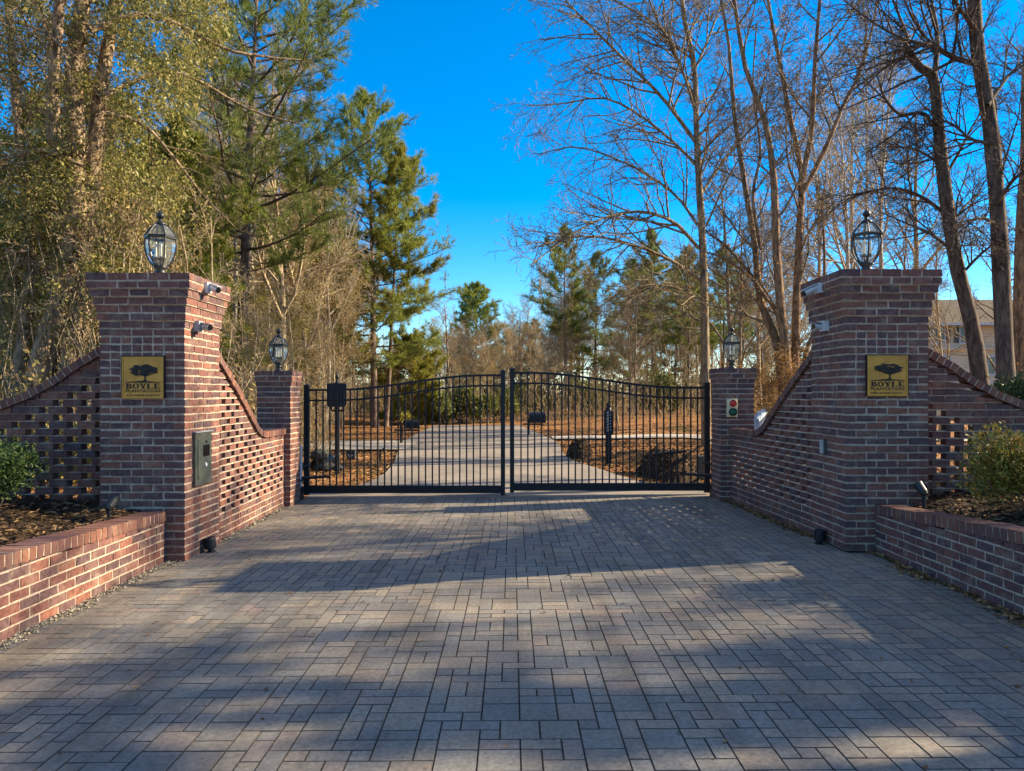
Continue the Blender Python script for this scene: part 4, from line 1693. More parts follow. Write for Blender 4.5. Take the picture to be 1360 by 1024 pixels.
# ---- pine
def pine_parts(seed, H, crown0, nbr, reach, per=22, nlen=.26, nwid=.022, r0=.2, lean=0.0, sub=7, dead=6, sides=9, bend=.012):
    rng = random.Random(seed)
    nrg = np.random.default_rng(seed)
    T = Tree(seed)
    n = 14
    pts, rad = [], []
    q = Vector((0, 0, -.3))
    d = Vector((lean, 0, 1)).normalized()
    for i in range(n + 1):
        pts.append(q.copy())
        rad.append(r0 * (1 - .93 * (i / n) ** 1.15) * (1.25 if i == 0 else 1))
        d = (d + Vector((rng.gauss(0, bend), rng.gauss(0, bend), .02))).normalized()
        q = q + d * (H + .3) / n
    T.put([tuple(p) for p in pts], rad, sides, 0)
    tuf = []
    for i in range(nbr):
        f = (i + rng.random()) / nbr
        t = crown0 + (1 - crown0) * f
        x = min(t * n, n - 1e-3)
        j = int(x)
        p = pts[j].lerp(pts[j + 1], x - j)
        prof = (math.sin(math.pi * min(1, (f * .86 + .14)) ** .8)) ** .75
        L = reach * (prof * .95 + .10) * rng.uniform(.6, 1.15)
        az = i * 2.4 + rng.uniform(-.5, .5)
        el = R_(-8 + 55 * f ** 1.5 + rng.uniform(-10, 12))
        bd = Vector((math.cos(az) * math.cos(el), math.sin(az) * math.cos(el), math.sin(el)))
        k = 6
        bp, bdr, br = [p.copy()], [], [max(.012, L * .013)]
        qq = p.copy()
        for s in range(k):
            bd = (bd + Vector((rng.gauss(0, .09), rng.gauss(0, .09), .075 + rng.gauss(0, .05)))).normalized()
            qq = qq + bd * L / k
            bp.append(qq.copy())
            bdr.append(bd.copy())
            br.append(br[0] * (1 - .8 * (s + 1) / k))
        T.put([tuple(v) for v in bp], br, 4, 1)
        tuf.append((tuple(qq), tuple(bd)))
        ns = max(4, int(1.6 * sub * (L / reach + .25)))
        for s in range(ns):
            tt = .30 + .70 * (s + rng.random()) / ns
            xx = min(tt * k, k - 1e-3)
            jj = int(xx)
            sp = bp[jj].lerp(bp[jj + 1], xx - jj)
            a = R_(rng.uniform(35, 65))
            pr = rperp(bdr[jj], rng)
            pr = Vector((pr.x, pr.y, pr.z * .45 + .12)).normalized()
            sd = (bdr[jj] * math.cos(a) + pr * math.sin(a)).normalized()
            sl = L * rng.uniform(.16, .34)
            sp2 = sp + sd * sl * .5
            sd2 = (sd + Vector((0, 0, .25))).normalized()
            sp3 = sp2 + sd2 * sl * .5
            T.put([tuple(sp), tuple(sp2), tuple(sp3)], [.010, .008, .005], 3, 1)
            tuf.append((tuple(sp3), tuple(sd2)))
            tuf.append((tuple(sp2), tuple(sd)))
            for e in range(4):
                pr = rperp(sd2, rng)
                s4 = (sd2 * .75 + pr * .65 + Vector((0, 0, .15))).normalized()
                tp = sp.lerp(sp3, rng.uniform(.2, .9)) + s4 * sl * rng.uniform(.15, .5)
                tuf.append((tuple(tp), tuple(s4)))
    for i in range(dead):                    # dead lower snags
        t = rng.uniform(.15, crown0)
        x = t * n
        j = int(x)
        p = pts[j].lerp(pts[j + 1], x - j)
        az = rng.uniform(0, 6.28)
        bd = Vector((math.cos(az), math.sin(az), rng.uniform(-.1, .35)))
        T.branch(p, bd, rng.uniform(.5, 1.8), .016, 0, [dict(seg=4, wander=.12, trop=0, sides=3, n=2, start=.3, tip=.2),
                                                       dict(seg=3, wander=.15, trop=0, sides=3, len=.4, ang=(30, 60), rr=.012, n=0, start=0)][:2])
    v, f = needles(tuf, nrg, per, nlen, nwid, .55)
    nd = NM()
    nd.add(v, f)
    return T.mesh_parts(0), T.mesh_parts(1), nd


def pine(name, label, loc, parts, needle, group=None, bark='bark_pine', rz=0.0, sc=1.0):
    t = thing(name, label, 'pine tree', loc, rz, group)
    parts[0].build('trunk', M[bark], t)
    b = parts[1].build('crown', M['bark_dark'], t)
    parts[2].build('needles', M[needle], t)
    t.scale = (sc, sc, sc)
    return t


def place(proto, loc, rz, sc, label=None, group=None):
    c = copy_tree(proto)
    c.location = loc
    c.rotation_euler = (0, 0, rz)
    c.scale = (sc, sc, sc)
    if label:
        c['label'] = label
    if group:
        c['group'] = group
    elif 'group' in c:
        del c['group']
    return c


# ---- bare deciduous
def cfg_bare(dens=1.0, trop=.05, sides0=6, twig=.0045, droop=0.0):
    return [
        dict(seg=10, wander=.05, trop=trop, sides=8, n=14 * dens, start=.3, tip=.25),
        dict(seg=7, wander=.10, trop=.10 - droop, sides=5, len=.42, ang=(30, 62), rr=.015, n=9 * dens, start=.18, tip=.2, up=.25),
        dict(seg=5, wander=.13, trop=.04 - droop, sides=4, len=.45, ang=(28, 60), rr=.015, n=8 * dens, start=.15, tip=.25),
        dict(seg=4, wander=.16, trop=.02 - droop, sides=3, len=.5, ang=(28, 60), rr=.012, n=3.4 * dens, start=.1, tip=.3),
        dict(seg=3, wander=.18, trop=.0 - droop, sides=3, len=.5, ang=(25, 55), rr=.009, n=0, start=.0, tip=.4)]


def catmull(P, n):
    P = [Vector(p) for p in P]
    Q = [P[0] * 2 - P[1]] + P + [P[-1] * 2 - P[-2]]
    out = []
    m_ = len(P) - 1
    for i in range(n + 1):
        x = min(i / n * m_, m_ - 1e-6)
        j = int(x)
        t = x - j
        a, b, c, d = Q[j:j + 4]
        out.append(.5 * ((2 * b) + (c - a) * t + (2 * a - 5 * b + 4 * c - d) * t * t + (3 * b - a - 3 * c + d) * t ** 3))
    return out


def limb(T, pix, d0, r0, r1, cfg, lvl, kids, start=.2, kidlen=None, dd=0.0, n=14, sides=8, slot=0, off=(0, 0, 0)):
    """a limb whose course follows photo pixels at distance d0 (drifting by dd along it)"""
    k = len(pix)
    P = []
    for i, (x, y) in enumerate(pix):
        w_ = Vector(W(x, y, d0 + dd * i / max(1, k - 1)))
        P.append(w_ - Vector(off))
    pts = catmull(P, n)
    dirs = [(pts[i + 1] - pts[i]).normalized() for i in range(n)]
    rad = [r0 + (r1 - r0) * (i / n) for i in range(n + 1)]
    # slight knobbliness
    rad = [r * (1 + T.rng.uniform(-.06, .06)) for r in rad]
    T.put([tuple(p) for p in pts], rad, sides, slot)
    L = sum((pts[i + 1] - pts[i]).length for i in range(n))
    T.kids(pts, dirs, rad, L, lvl, cfg, kids, start, kidlen)
    return pts, dirs, rad


def finish_tree(T, name, label, cat, loc, bark, twig_bark, crown=None, crown_mat=None, group=None, twig_name='crown'):
    t = thing(name, label, cat, loc, 0, group)
    T.mesh_parts(0).build('trunk', M[bark], t)
    b = T.mesh_parts(1)
    if b.n:
        b.build(twig_name, M[twig_bark], t)
    vn = T.mesh_parts(2)
    if vn.n:
        vn.build('vines', M['bark_tan'], t)
    if crown is not None:
        crown.build('leaves', M[crown_mat], t)
    return t


# ================================================================ hero trees, right of the sky gap
# tall grey tree behind the gate, its limbs sweeping out over the drive
D1 = 24.0
base = Vector((W(937, 560, D1)[0], D1, th(6.5, D1)))
T = Tree(101)
T.minr = .009
C = cfg_bare(1.0, droop=.03)
C[1].update(ang=(35, 75), up=.1)
tr_pts, tr_dirs, tr_rad = limb(T, [(938, 590), (937, 520), (936, 430), (934, 340), (929, 250), (925, 170), (922, 90), (908, 20), (902, -60), (900, -130)], D1, .17, .05, C, 0, 30, .42, 3.6, 0, 22, 9, 0, base)
for pix, r0, kn, dd, kl in (
        ([(930, 372), (890, 345), (840, 325), (790, 314), (745, 318), (708, 330)], .055, 13, -2.5, 1.5),
        ([(928, 330), (895, 295), (850, 281), (800, 290), (750, 318), (705, 352)], .06, 14, -3.5, 1.6),
        ([(927, 300), (900, 262), (860, 232), (815, 210), (765, 195), (715, 205)], .05, 14, 1.5, 1.6),
        ([(926, 220), (890, 185), (845, 150), (800, 130), (745, 138), (700, 140)], .055, 15, 2.0, 1.7),
        ([(925, 190), (880, 130), (830, 80), (790, 40), (760, 10), (735, -20)], .06, 15, -2, 1.8),
        ([(922, 130), (895, 70), (870, 20), (850, -40), (838, -100)], .05, 12, 1.5, 1.8),
        ([(924, 150), (905, 90), (880, 40), (825, 5), (780, -20)], .05, 12, -1.5, 1.7),
        ([(922, 95), (945, 40), (965, -20), (980, -80)], .045, 11, 1, 1.6),
        ([(930, 260), (960, 215), (990, 180), (1010, 140)], .045, 11, 3, 1.5),
        ([(935, 400), (905, 385), (870, 378), (835, 385), (800, 400)], .045, 11, -1.5, 1.3),
        ([(936, 430), (900, 412), (860, 405), (825, 410)], .04, 9, 2, 1.2),
        ([(938, 300), (965, 240), (985, 205), (996, 180)], .035, 4, -1, 1.0)):
    limb(T, pix, D1, r0 * 1.1, .016, C, 1, kn * 1.9, .10, kl * 1.75, dd, 12, 6, 1, base)
finish_tree(T, 'bare_tree', 'tall bare tree with limbs sweeping over the drive, trunk at the gate end', 'tree', base, 'bark_grey', 'bark_grey')

# multi stemmed russet tree behind the screen wall
D2 = 19.5
base = Vector((W(1040, 520, D2)[0], D2, th(7.4, D2)))
T = Tree(102)
T.minr = .0085
C = cfg_bare(1.0)
for pix, r0, r1, kn, dd, kl in (
        ([(1042, 610), (1040, 520), (1030, 450), (1010, 400), (1003, 330), (990, 250), (975, 150), (968, 60), (950, -40)], .24, .06, 12, 1.2, 2.2),
        ([(1044, 600), (1046, 500), (1038, 420), (1031, 330), (1028, 240), (1016, 160), (990, 90), (975, 0), (965, -60)], .25, .06, 14, -.8, 2.2),
        ([(1050, 610), (1056, 500), (1058, 400), (1062, 300), (1065, 230), (1050, 160), (1035, 80), (1020, 0), (1015, -60)], .23, .06, 13, 1.5, 2.2),
        ([(1064, 245), (1078, 170), (1082, 90), (1088, 10), (1095, -60)], .14, .05, 10, -1.5, 2.0),
        ([(1064, 260), (1095, 200), (1120, 140), (1140, 100), (1158, 40), (1170, -30)], .12, .04, 11, .5, 2.0),
        ([(1048, 520), (1040, 440), (1020, 395), (985, 350), (962, 325), (938, 308)], .14, .05, 4, .6, 1.4),
        ([(1020, 400), (1000, 372), (965, 345), (938, 335)], .09, .04, 3, .2, 1.3),
        ([(1066, 560), (1070, 470), (1092, 420), (1095, 340), (1092, 270)], .13, .05, 8, 1.8, 1.5),
        ([(1010, 330), (1000, 260), (1010, 200), (1000, 120), (1005, 30)], .09, .03, 9, 1, 1.8)):
    limb(T, pix, D2, r0 * .62, r1 * .6, C, 0, kn * .95, .25, kl * 1.35, dd, 16, 8, 0, base)
tp = [tuple(p) for p, _ in T.tips]
rg = np.random.default_rng(5)
low = [p for p in tp if p[2] < 6.5]
cl_pts = []
for (n_, sd, L_) in [(k[0], k[1], v) for k, v in T.lines.items() if k[2] == 0]:
    for pts, rad in L_:
        for p in pts:
            if p[2] < 7:
                for _ in range(int(22 * (1 - p[2] / 8))):
                    cl_pts.append((p[0] + R.gauss(0, .22), p[1] + R.gauss(0, .22), p[2] + R.uniform(-.5, .5)))
v, f = leaves([p for p in low if p[2] < 5.2 and R.random() < .16], .075, rg, .12, 3)
nm = NM()
nm.add(v, f)
v, f = leaves(cl_pts, .075, rg, .08, 2)
nm.add(v, f)
finish_tree(T, 'bare_tree', 'multi stemmed russet tree with clinging dead leaves behind the screen wall', 'tree', base, 'bark_red', 'bark_grey', nm, 'leaf_rust')

# two dark trunks behind the wing wall, and one at the frame edge
D3 = 15.0
base = Vector((W(1300, 540, D3)[0], D3, th(9.8, D3)))
T = Tree(103)
T.minr = .006
C = cfg_bare(1.05, trop=0.0)
limb(T, [(1306, 590), (1302, 510), (1290, 430), (1272, 360), (1260, 290), (1250, 210), (1244, 140), (1238, 100), (1222, 90), (1200, 60)], D3, .172, .08, C, 0, 6, .35, 2.2, -.3, 18, 9, 0, base)
for pix, r0, kn, dd, kl in (
        ([(1242, 170), (1225, 150), (1195, 152), (1175, 130), (1165, 100)], .06, 8, -1, 1.2),
        ([(1238, 100), (1215, 85), (1205, 50), (1190, 10), (1170, -40)], .08, 9, 1, 1.5),
        ([(1240, 110), (1245, 50), (1235, -10), (1225, -70)], .08, 9, .5, 1.5),
        ([(1262, 330), (1235, 310), (1200, 295), (1165, 280)], .05, 9, 1.5, 1.2),
        ([(1256, 285), (1225, 262), (1190, 250), (1150, 255), (1115, 262)], .05, 10, -.8, 1.2),
        ([(1250, 220), (1230, 205), (1205, 195), (1180, 200)], .04, 8, 1, 1.1),
        ([(1272, 370), (1300, 340), (1320, 325), (1345, 320)], .04, 8, -1, 1.0),
        ([(1262, 300), (1285, 270), (1305, 255)], .04, 8, 1, 1.0),
        ([(1252, 240), (1275, 200), (1290, 170), (1310, 140)], .045, 9, .6, 1.2)):
    limb(T, pix, D3, r0 * .8, .012, C, 1, kn * 1.25, .12, kl * 1.4, dd, 10, 6, 1, base)
finish_tree(T, 'bare_tree', 'dark leaning bare trunk curving over the wing wall in front of the house', 'tree', base, 'bark_dark', 'bark_dark')

D4 = 14.0
base = Vector((W(1337, 540, D4)[0], D4, th(9.6, D4)))
T = Tree(104)
T.minr = .006
limb(T, [(1338, 600), (1336, 510), (1332, 420), (1328, 330), (1322, 240), (1314, 160), (1300, 80), (1294, 10), (1292, -70), (1290, -150)], D4, .175, .105, C, 0, 7, .4, 2.2, .3, 18, 9, 0, base)
for pix, r0, kn, dd, kl in (
        ([(1300, 85), (1270, 78), (1240, 62), (1200, 52), (1160, 30), (1120, 0)], .075, 12, 1, 1.6),
        ([(1296, 40), (1275, 12), (1260, -15), (1245, -50)], .07, 8, -1, 1.4),
        ([(1324, 270), (1345, 240), (1365, 225), (1390, 215)], .05, 7, -1, 1.1),
        ([(1318, 190), (1290, 185), (1265, 165), (1240, 160), (1215, 175)], .045, 10, .8, 1.3),
        ([(1312, 140), (1340, 100), (1360, 80)], .05, 8, 1, 1.2),
        ([(1326, 300), (1305, 290), (1280, 295), (1255, 310)], .04, 8, -.5, 1.0)):
    limb(T, pix, D4, r0 * .8, .012, C, 1, kn * 2.0, .12, kl * 1.4, dd, 10, 6, 1, base)
finish_tree(T, 'bare_tree', 'straight dark bare trunk beside the leaning one, behind the wing wall', 'tree', base, 'bark_dark', 'bark_dark')

D5 = 16.0
base = Vector((W(1358, 540, D5)[0], D5, th(11.4, D5)))
T = Tree(105)
C = cfg_bare(1.0)
limb(T, [(1356, 600), (1357, 500), (1354, 400), (1356, 300), (1362, 200), (1362, 100), (1372, 0)], D5, .15, .07, C, 0, 14, .35, 2.0, .5, 16, 8, 0, base)
cl_pts = []
for k, v in T.lines.items():
    if k[2] == 0:
        for pts, rad in v:
            for p in pts:
                if p[2] < 4.5:
                    for _ in range(40):
                        cl_pts.append((p[0] + R.gauss(0, .16), p[1] + R.gauss(0, .16), p[2] + R.uniform(-.4, .4)))
v, f = leaves(cl_pts, .08, rg, .06, 1)
nm = NM()
nm.add(v, f)
finish_tree(T, 'bare_tree', 'slim bare trunk with rusty leaves at the picture edge, right of the straight trunk', 'tree', base, 'bark_red', 'bark_red', nm, 'leaf_rust')

# ================================================================ generic bare trees (several kinds, then copies)
def bare_parts(seed, H, r0, bark, dens=1.0, leafy=None, nleaf=0, trop=.05, start=.3, lean=(0, 0), leafsize=.07, per=3, cat='tree', name='bare_tree', minr=.0075):
    T = Tree(seed)
    T.minr = minr
    C = cfg_bare(dens, trop)
    C[0]['start'] = start
    T.branch(Vector((0, 0, -.2)), Vector((lean[0], lean[1], 1)), H, r0, 0, C, 0)
    nm = None
    if leafy:
        rg_ = np.random.default_rng(seed)
        tp_ = [tuple(p) for p, _ in T.tips]
        T.rng.shuffle(tp_)
        v, f = leaves(tp_[:nleaf], leafsize, rg_, .14, per, .3)
        nm = NM()
        nm.add(v, f)
    return finish_tree(T, name, 'x', cat, (0, 0, 0), bark, bark, nm, leafy)


P_tan = bare_parts(201, 11, .12, 'bark_tan', 1.15, None)
P_tan2 = bare_parts(202, 9, .085, 'bark_tan', 1.1, 'leaf_tan', 2600, leafsize=.08, per=2)
P_pale = bare_parts(203, 12, .10, 'bark_pale', .8, None, start=.4)
P_grey = bare_parts(204, 11, .14, 'bark_grey', 1.0, None)
P_sap = bare_parts(205, 5.5, .035, 'bark_tan', .75, None, start=.15)
P_sap2 = bare_parts(206, 4.6, .030, 'bark_tan', .75, 'leaf_tan', 700, start=.12, leafsize=.07, per=2)
P_olive = bare_parts(207, 7.0, .06, 'bark_tan', .9, 'leaf_olive', 3200, start=.12, leafsize=.085, per=4)
P_rust = bare_parts(208, 3.2, .03, 'bark_red', .7, 'leaf_rust', 900, start=.05, leafsize=.08, per=3)
rt = random.Random(77)


def put_px(proto, x, d, sc, label, group=None, rz=None):
    X = (x - CX) * d / F
    return place(proto, (X, d, th(X, d)), rt.uniform(0, 6.28) if rz is None else rz, sc, label, group)


used = set()


def put_first(proto, x, d, sc, label, group=None):
    if id(proto) not in used:
        used.add(id(proto))
        X = (x - CX) * d / F
        proto.location = (X, d, th(X, d))
        proto.scale = (sc, sc, sc)
        proto['label'] = label
        if group:
            proto['group'] = group
        return proto
    return put_px(proto, x, d, sc, label, group)


# individually recognisable deciduous trees of the sunlit side
put_first(P_tan, 372, 27, 1.35, 'tall tan barked bare tree rising behind the small lantern of the sunlit pillar')
put_first(P_pale, 297, 22, .95, 'thin whitish trunk between the glass lantern and the tall pine trunk')
put_first(P_pale, 330, 31, 1.25, 'tall pale forked tree just beside the pine trunk behind the screen wall')
put_first(P_tan2, 410, 30, 1.2, 'tan tree with dry hanging leaves above the gate hinge')
put_first(P_tan, 345, 36, 1.4, 'tan bare tree half hidden behind the tall pale forked tree')
put_first(P_tan2, 448, 36, .70, 'tan bushy tree above the black street sign board')
put_first(P_pale, 432, 34, .9, 'slim pale leaning trunk seen past the street sign board')
put_first(P_tan, 270, 30, 1.3, 'tall tan tree behind the glass lantern of the intercom pillar')
put_first(P_tan, 60, 19, 1.1, 'tan bare tree deep in the thicket beside the big leaning vine trunk')
g1 = 'bare saplings of the sunlit thicket'
l1 = 'slender tan bare sapling in the thicket behind the sunlit brick walls'
for i in range(84):
    d = rt.uniform(12.5, 34)
    x = rt.uniform(-30, 470) if d > 16 else rt.uniform(-30, 330)
    X = (x - CX) * d / F
    if (X > -5.2 and d < 38) or (X > -10 and d < 13.6):
        continue
    put_first(rt.choice((P_sap, P_sap, P_sap2)), x, d, rt.uniform(.6, 1.15), l1, g1)
g2 = 'olive leaved small trees of the sunlit thicket'
l2 = 'small olive leaved tree in the thicket behind the sunlit brick walls'
for i in range(30):
    d = rt.uniform(15, 33)
    x = rt.uniform(-20, 240) if d < 23 else rt.uniform(-20, 440)
    put_first(P_olive, x, d, rt.uniform(.5, .95), l2, g2)
g3 = 'bare trees of the wood behind the sunlit thicket'
l3 = 'tan bare tree in the wood far behind the sunlit thicket'
for i in range(60):
    d = rt.uniform(34, 66)
    x = rt.uniform(-20, 455)
    put_first(rt.choice((P_tan, P_tan2, P_pale, P_tan2)), x, d, rt.uniform(.9, 1.5), l3, g3)

# far woods across the view
g4 = 'bare grey trees across the far end of the lawn'
l4 = 'bare grey tree in the wood beyond the far end of the lawn'
for i in range(66):
    d = rt.uniform(44, 95)
    x = rt.uniform(560, 1060)
    s = rt.uniform(.8, 1.3) * (d / 70) ** .6 * (.72 if x < 735 else 1)
    put_first(rt.choice((P_grey, P_grey, P_tan2, P_tan)), x, d, s, l4, g4)
g5 = 'saplings along the far lawn edge'
l5 = 'thin bare sapling at the far lawn edge'
for i in range(62):
    d = rt.uniform(39.5, 58)
    x = rt.uniform(440, 1100)
    put_first(rt.choice((P_sap, P_sap2, P_sap)), x, d, rt.uniform(.5, .95), l5, g5)
g6 = 'bare trees behind the shaded screen wall'
l6 = 'slim tan bare tree in the background behind the multi stemmed russet tree'
for x, d, s in ((985, 30, .8), (1110, 29, 1.2), (1010, 42, 1.2), (1185, 27, 1.25), (1075, 26, 1.1), (1130, 35, 1.5), (965, 36, 1.1),
                (1160, 31, 1.35), (1215, 34, 1.4), (1248, 27, .72), (1322, 30, .80)):
    put_first(rt.choice((P_tan, P_pale, P_grey)) if rt.random() < .9 else P_tan, x, d, s, l6, g6)
g7 = 'rusty leaved bushes behind the shaded screen wall'
l7 = 'rusty leaved bush at the foot of the multi stemmed russet tree'
for x, d, s in ((1020, 18.6, .75), (1062, 18.0, .85), (1085, 20, .9), (1045, 20.5, .9), (1000, 22, .8)):
    put_first(P_rust, x, d, s, l7, g7)
put_first(P_tan2, 822, 33, .46, 'pale straw coloured small tree behind the address post')
put_first(P_rust, 552, 42, 1.25, 'bushy rusty shrub beyond the black mailbox under the pines')

# ================================================================ pines
pp = pine_parts(301, 17.5, .20, 84, 3.9, 16, .24, .022, .19, sub=7)
loc = W(498, 0, 37)
pine('pine_tree', 'tall green pine standing against the blue sky, twin trunk near the gate', (loc[0], 37, th(loc[0], 37)), pp, 'needle_green')
pp = pine_parts(302, 15, .42, 40, 2.4, 20, .30, .026, .13, sub=6, lean=.06)
loc = W(512, 0, 38.5)
pine('pine_tree', 'thinner leaning pine beside the tall green pine', (loc[0], 38.5, th(loc[0], 38.5)), pp, 'needle_yellow')
pp = pine_parts(303, 15.2, .10, 96, 4.7, 15, .34, .042, .17, sub=6)
loc = W(630, 0, 88)
pine('pine_tree', 'rounded dark pine in the gap at the far end of the drive', (loc[0], 88, th(loc[0], 88)), pp, 'needle_green')
# near pine whose crown hangs in from above
pp = pine_parts(304, 15.2, .36, 70, 4.3, 20, .20, .015, .20, sub=9, dead=10)
loc = W(319, 0, 21)
pine('pine_tree', 'tall dark pine behind the screen wall, crown spreading to the picture top', (loc[0], 21, th(loc[0], 21)), pp, 'needle_dark')
pp2 = pine_parts(305, 9.0, .22, 40, 2.3, 16, .22, .016, .11, sub=7)
loc = W(232, 0, 19)
pine('pine_tree', 'small dense green pine right behind the glass lantern', (loc[0], 19, th(loc[0], 19)), pp2, 'needle_green')
pp3 = pine_parts(306, 5.0, .06, 46, 2.1, 24, .26, .03, .08, sub=6)
loc = W(545, 0, 41)
pine('pine_tree', 'low yellow green young pine below the tall pine by the lawn', (loc[0], 41, th(loc[0], 41)), pp3, 'needle_yellow')
pq = pine_parts(307, 15.5, .40, 46, 2.7, 11, .34, .030, .15, sub=6, dead=14)
loc = W(752, 0, 60)
PA = pine('pine_tree', 'dark pine over the address post, leftmost of the far shaded pines', (loc[0], 60, th(loc[0], 60)), pq, 'needle_green')
pq = pine_parts(308, 14.5, .26, 48, 3.0, 11, .34, .030, .15, sub=6, dead=12)
loc = W(790, 0, 66)
PB = pine('pine_tree', 'thick far pine just beside the dark pine over the address post', (loc[0], 66, th(loc[0], 66)), pq, 'needle_dark')
g8 = 'far pines behind the shaded lawn'
l8 = 'dark pine in the far row behind the shaded lawn'
for x, d, s in ((835, 62, .9), (868, 58, .95), (895, 72, 1.05), (915, 50, .75), (860, 80, 1.05), (960, 60, .9), (985, 75, .9), (715, 85, .72), (700, 100, .75)):
    X = (x - CX) * d / F
    place(rt.choice((PA, PB)), (X, d, th(X, d)), rt.uniform(0, 6), s, l8, g8)
g9 = 'pines in the wood of the sunlit side'
l9 = 'green pine deep in the wood behind the sunlit thicket'
PC = None
for x, d, s in ((418, 46, .9), (250, 44, 1.0), (150, 34, 1.0), (60, 36, 1.05), (350, 56, 1.1), (470, 60, .9), (275, 31, .85), (392, 37, .85), (436, 40, .72), (340, 40, .9), (205, 25, .7), (110, 27, .9)):
    X = (x - CX) * d / F
    if PC is None:
        PC = pine('pine_tree', l9, (X, d, th(X, d)), pine_parts(309, 15.5, .25, 50, 3.2, 20, .32, .032, .16, sub=6), 'needle_yellow', g9)
    else:
        place(PC, (X, d, th(X, d)), rt.uniform(0, 6), s, l9, g9)

# big vine hung tree of the sunlit side: leaning stems under a curtain of small olive leaves
DV = 13.6
base = Vector((W(95, 520, DV)[0], DV, th(-8, DV)))
T = Tree(401)
C = cfg_bare(1.0, trop=-.02, droop=.08)
for pix, r0, r1, kn, dd in (
        ([(40, 560), (58, 480), (80, 400), (100, 310), (100, 200), (98, 100), (110, 0), (120, -60)], .25, .12, 12, .4),
        ([(70, 560), (95, 480), (110, 400), (118, 300), (125, 200), (135, 110), (150, 20), (160, -60)], .20, .10, 12, 1.0),
        ([(12, 560), (30, 460), (40, 350), (30, 230), (20, 120), (10, 0)], .14, .07, 10, 1.5),
        ([(104, 200), (75, 190), (70, 130), (75, 60), (80, -20)], .16, .08, 8, -.6)):
    limb(T, pix, DV, r0, r1, C, 0, kn, .25, 1.9, dd, 18, 10, 0, base)
for pix, r0, kn, dd in (
        ([(120, 40), (180, 20), (230, 30), (300, 65), (350, 75), (400, 80)], .07, 8, 2),
        ([(130, 130), (175, 110), (215, 95), (260, 105), (330, 145), (400, 165)], .06, 8, 2.5),
        ([(140, 150), (190, 165), (235, 215), (270, 260), (310, 300)], .05, 7, 1.5),
        ([(110, 220), (60, 200), (10, 210), (-40, 220)], .05, 8, -1),
        ([(0, 25), (40, 35), (75, 55), (90, 80)], .04, 6, -1)):
    limb(T, pix, DV, r0, .015, C, 1, kn, .2, 1.2, dd, 14, 6, 0, base)
rg = np.random.default_rng(41)
cl = []
rv = random.Random(9)
# leaf curtains: clumps round the stems and limbs, hanging strands between them
blobs = []
gaps = [(150, 190, 26), (62, 75, 20), (165, 225, 24), (25, 150, 20), (12, 245, 18), (215, 170, 30), (130, 85, 16), (250, 250, 34), (195, 300, 26), (205, 60, 18)]
for i in range(400):
    x, y = rv.uniform(-40, 300), rv.uniform(-60, 400)
    lim = 300 - max(0, y - 40) * .42 if y < 330 else 175
    if x > lim or any((x - a) ** 2 + (y - b) ** 2 < c * c for a, b, c in gaps):
        continue
    if 70 < x < 128 and 110 < y < 400 and rv.random() < .72:
        continue
    blobs.append((x, y))
for x, y in blobs:
    d = DV + rv.uniform(-.6, 2.6)
    c = Vector(W(x, y, d)) - base
    r = rv.uniform(.12, .38)
    for k in range(int(290 * r / .35)):
        q = Vector((rv.gauss(0, r * .6), rv.gauss(0, r * .6), rv.gauss(0, r * .8)))
        cl.append(tuple(c + q))
for i in range(80):
    x, y = rv.uniform(-20, 270), rv.uniform(-20, 330)
    d = DV + rv.uniform(-1, 1.5)
    c = Vector(W(x, y, d)) - base
    for k in range(45):
        cl.append((c.x + rv.gauss(0, .09), c.y + rv.gauss(0, .09), c.z - rv.random() * 1.4))
V = []
for i in range(190):
    x, y0 = rv.uniform(-30, 235), rv.uniform(250, 420)
    d = DV + rv.uniform(-.7, 2.0)
    a = Vector(W(x, y0, d)) - base
    zb_ = th(W(x, y0, d)[0], d) - base.z
    p, k = [], 7
    sw, sw2 = rv.gauss(0, .28), rv.gauss(0, .2)
    for q in range(k + 1):
        f_ = q / k
        p.append((a.x + sw * f_ + .22 * math.sin(f_ * 4 + i) + rv.gauss(0, .07), a.y + sw2 * f_ + .15 * math.sin(f_ * 5 + 2 * i), a.z + (zb_ - a.z) * f_ * (1 if i % 3 else .7)))
    T.put(p, [rv.choice((.004, .006, .008, .014))] * (k + 1), 3, 2)
rv.shuffle(cl)
nm = NM()
for a_, b_, sz_ in ((0, .6, .050), (.6, .88, .075), (.88, 1, .115)):
    v, f = leaves(cl[int(a_ * len(cl)):int(b_ * len(cl))], sz_, rg, .03, 1, .5, 1.9)
    nm.add(v, f)
finish_tree(T, 'vine_hung_tree', 'huge leaning tree hung with a curtain of olive vine leaves', 'tree', base, 'bark_vine', 'bark_vine', nm, 'leaf_olive')

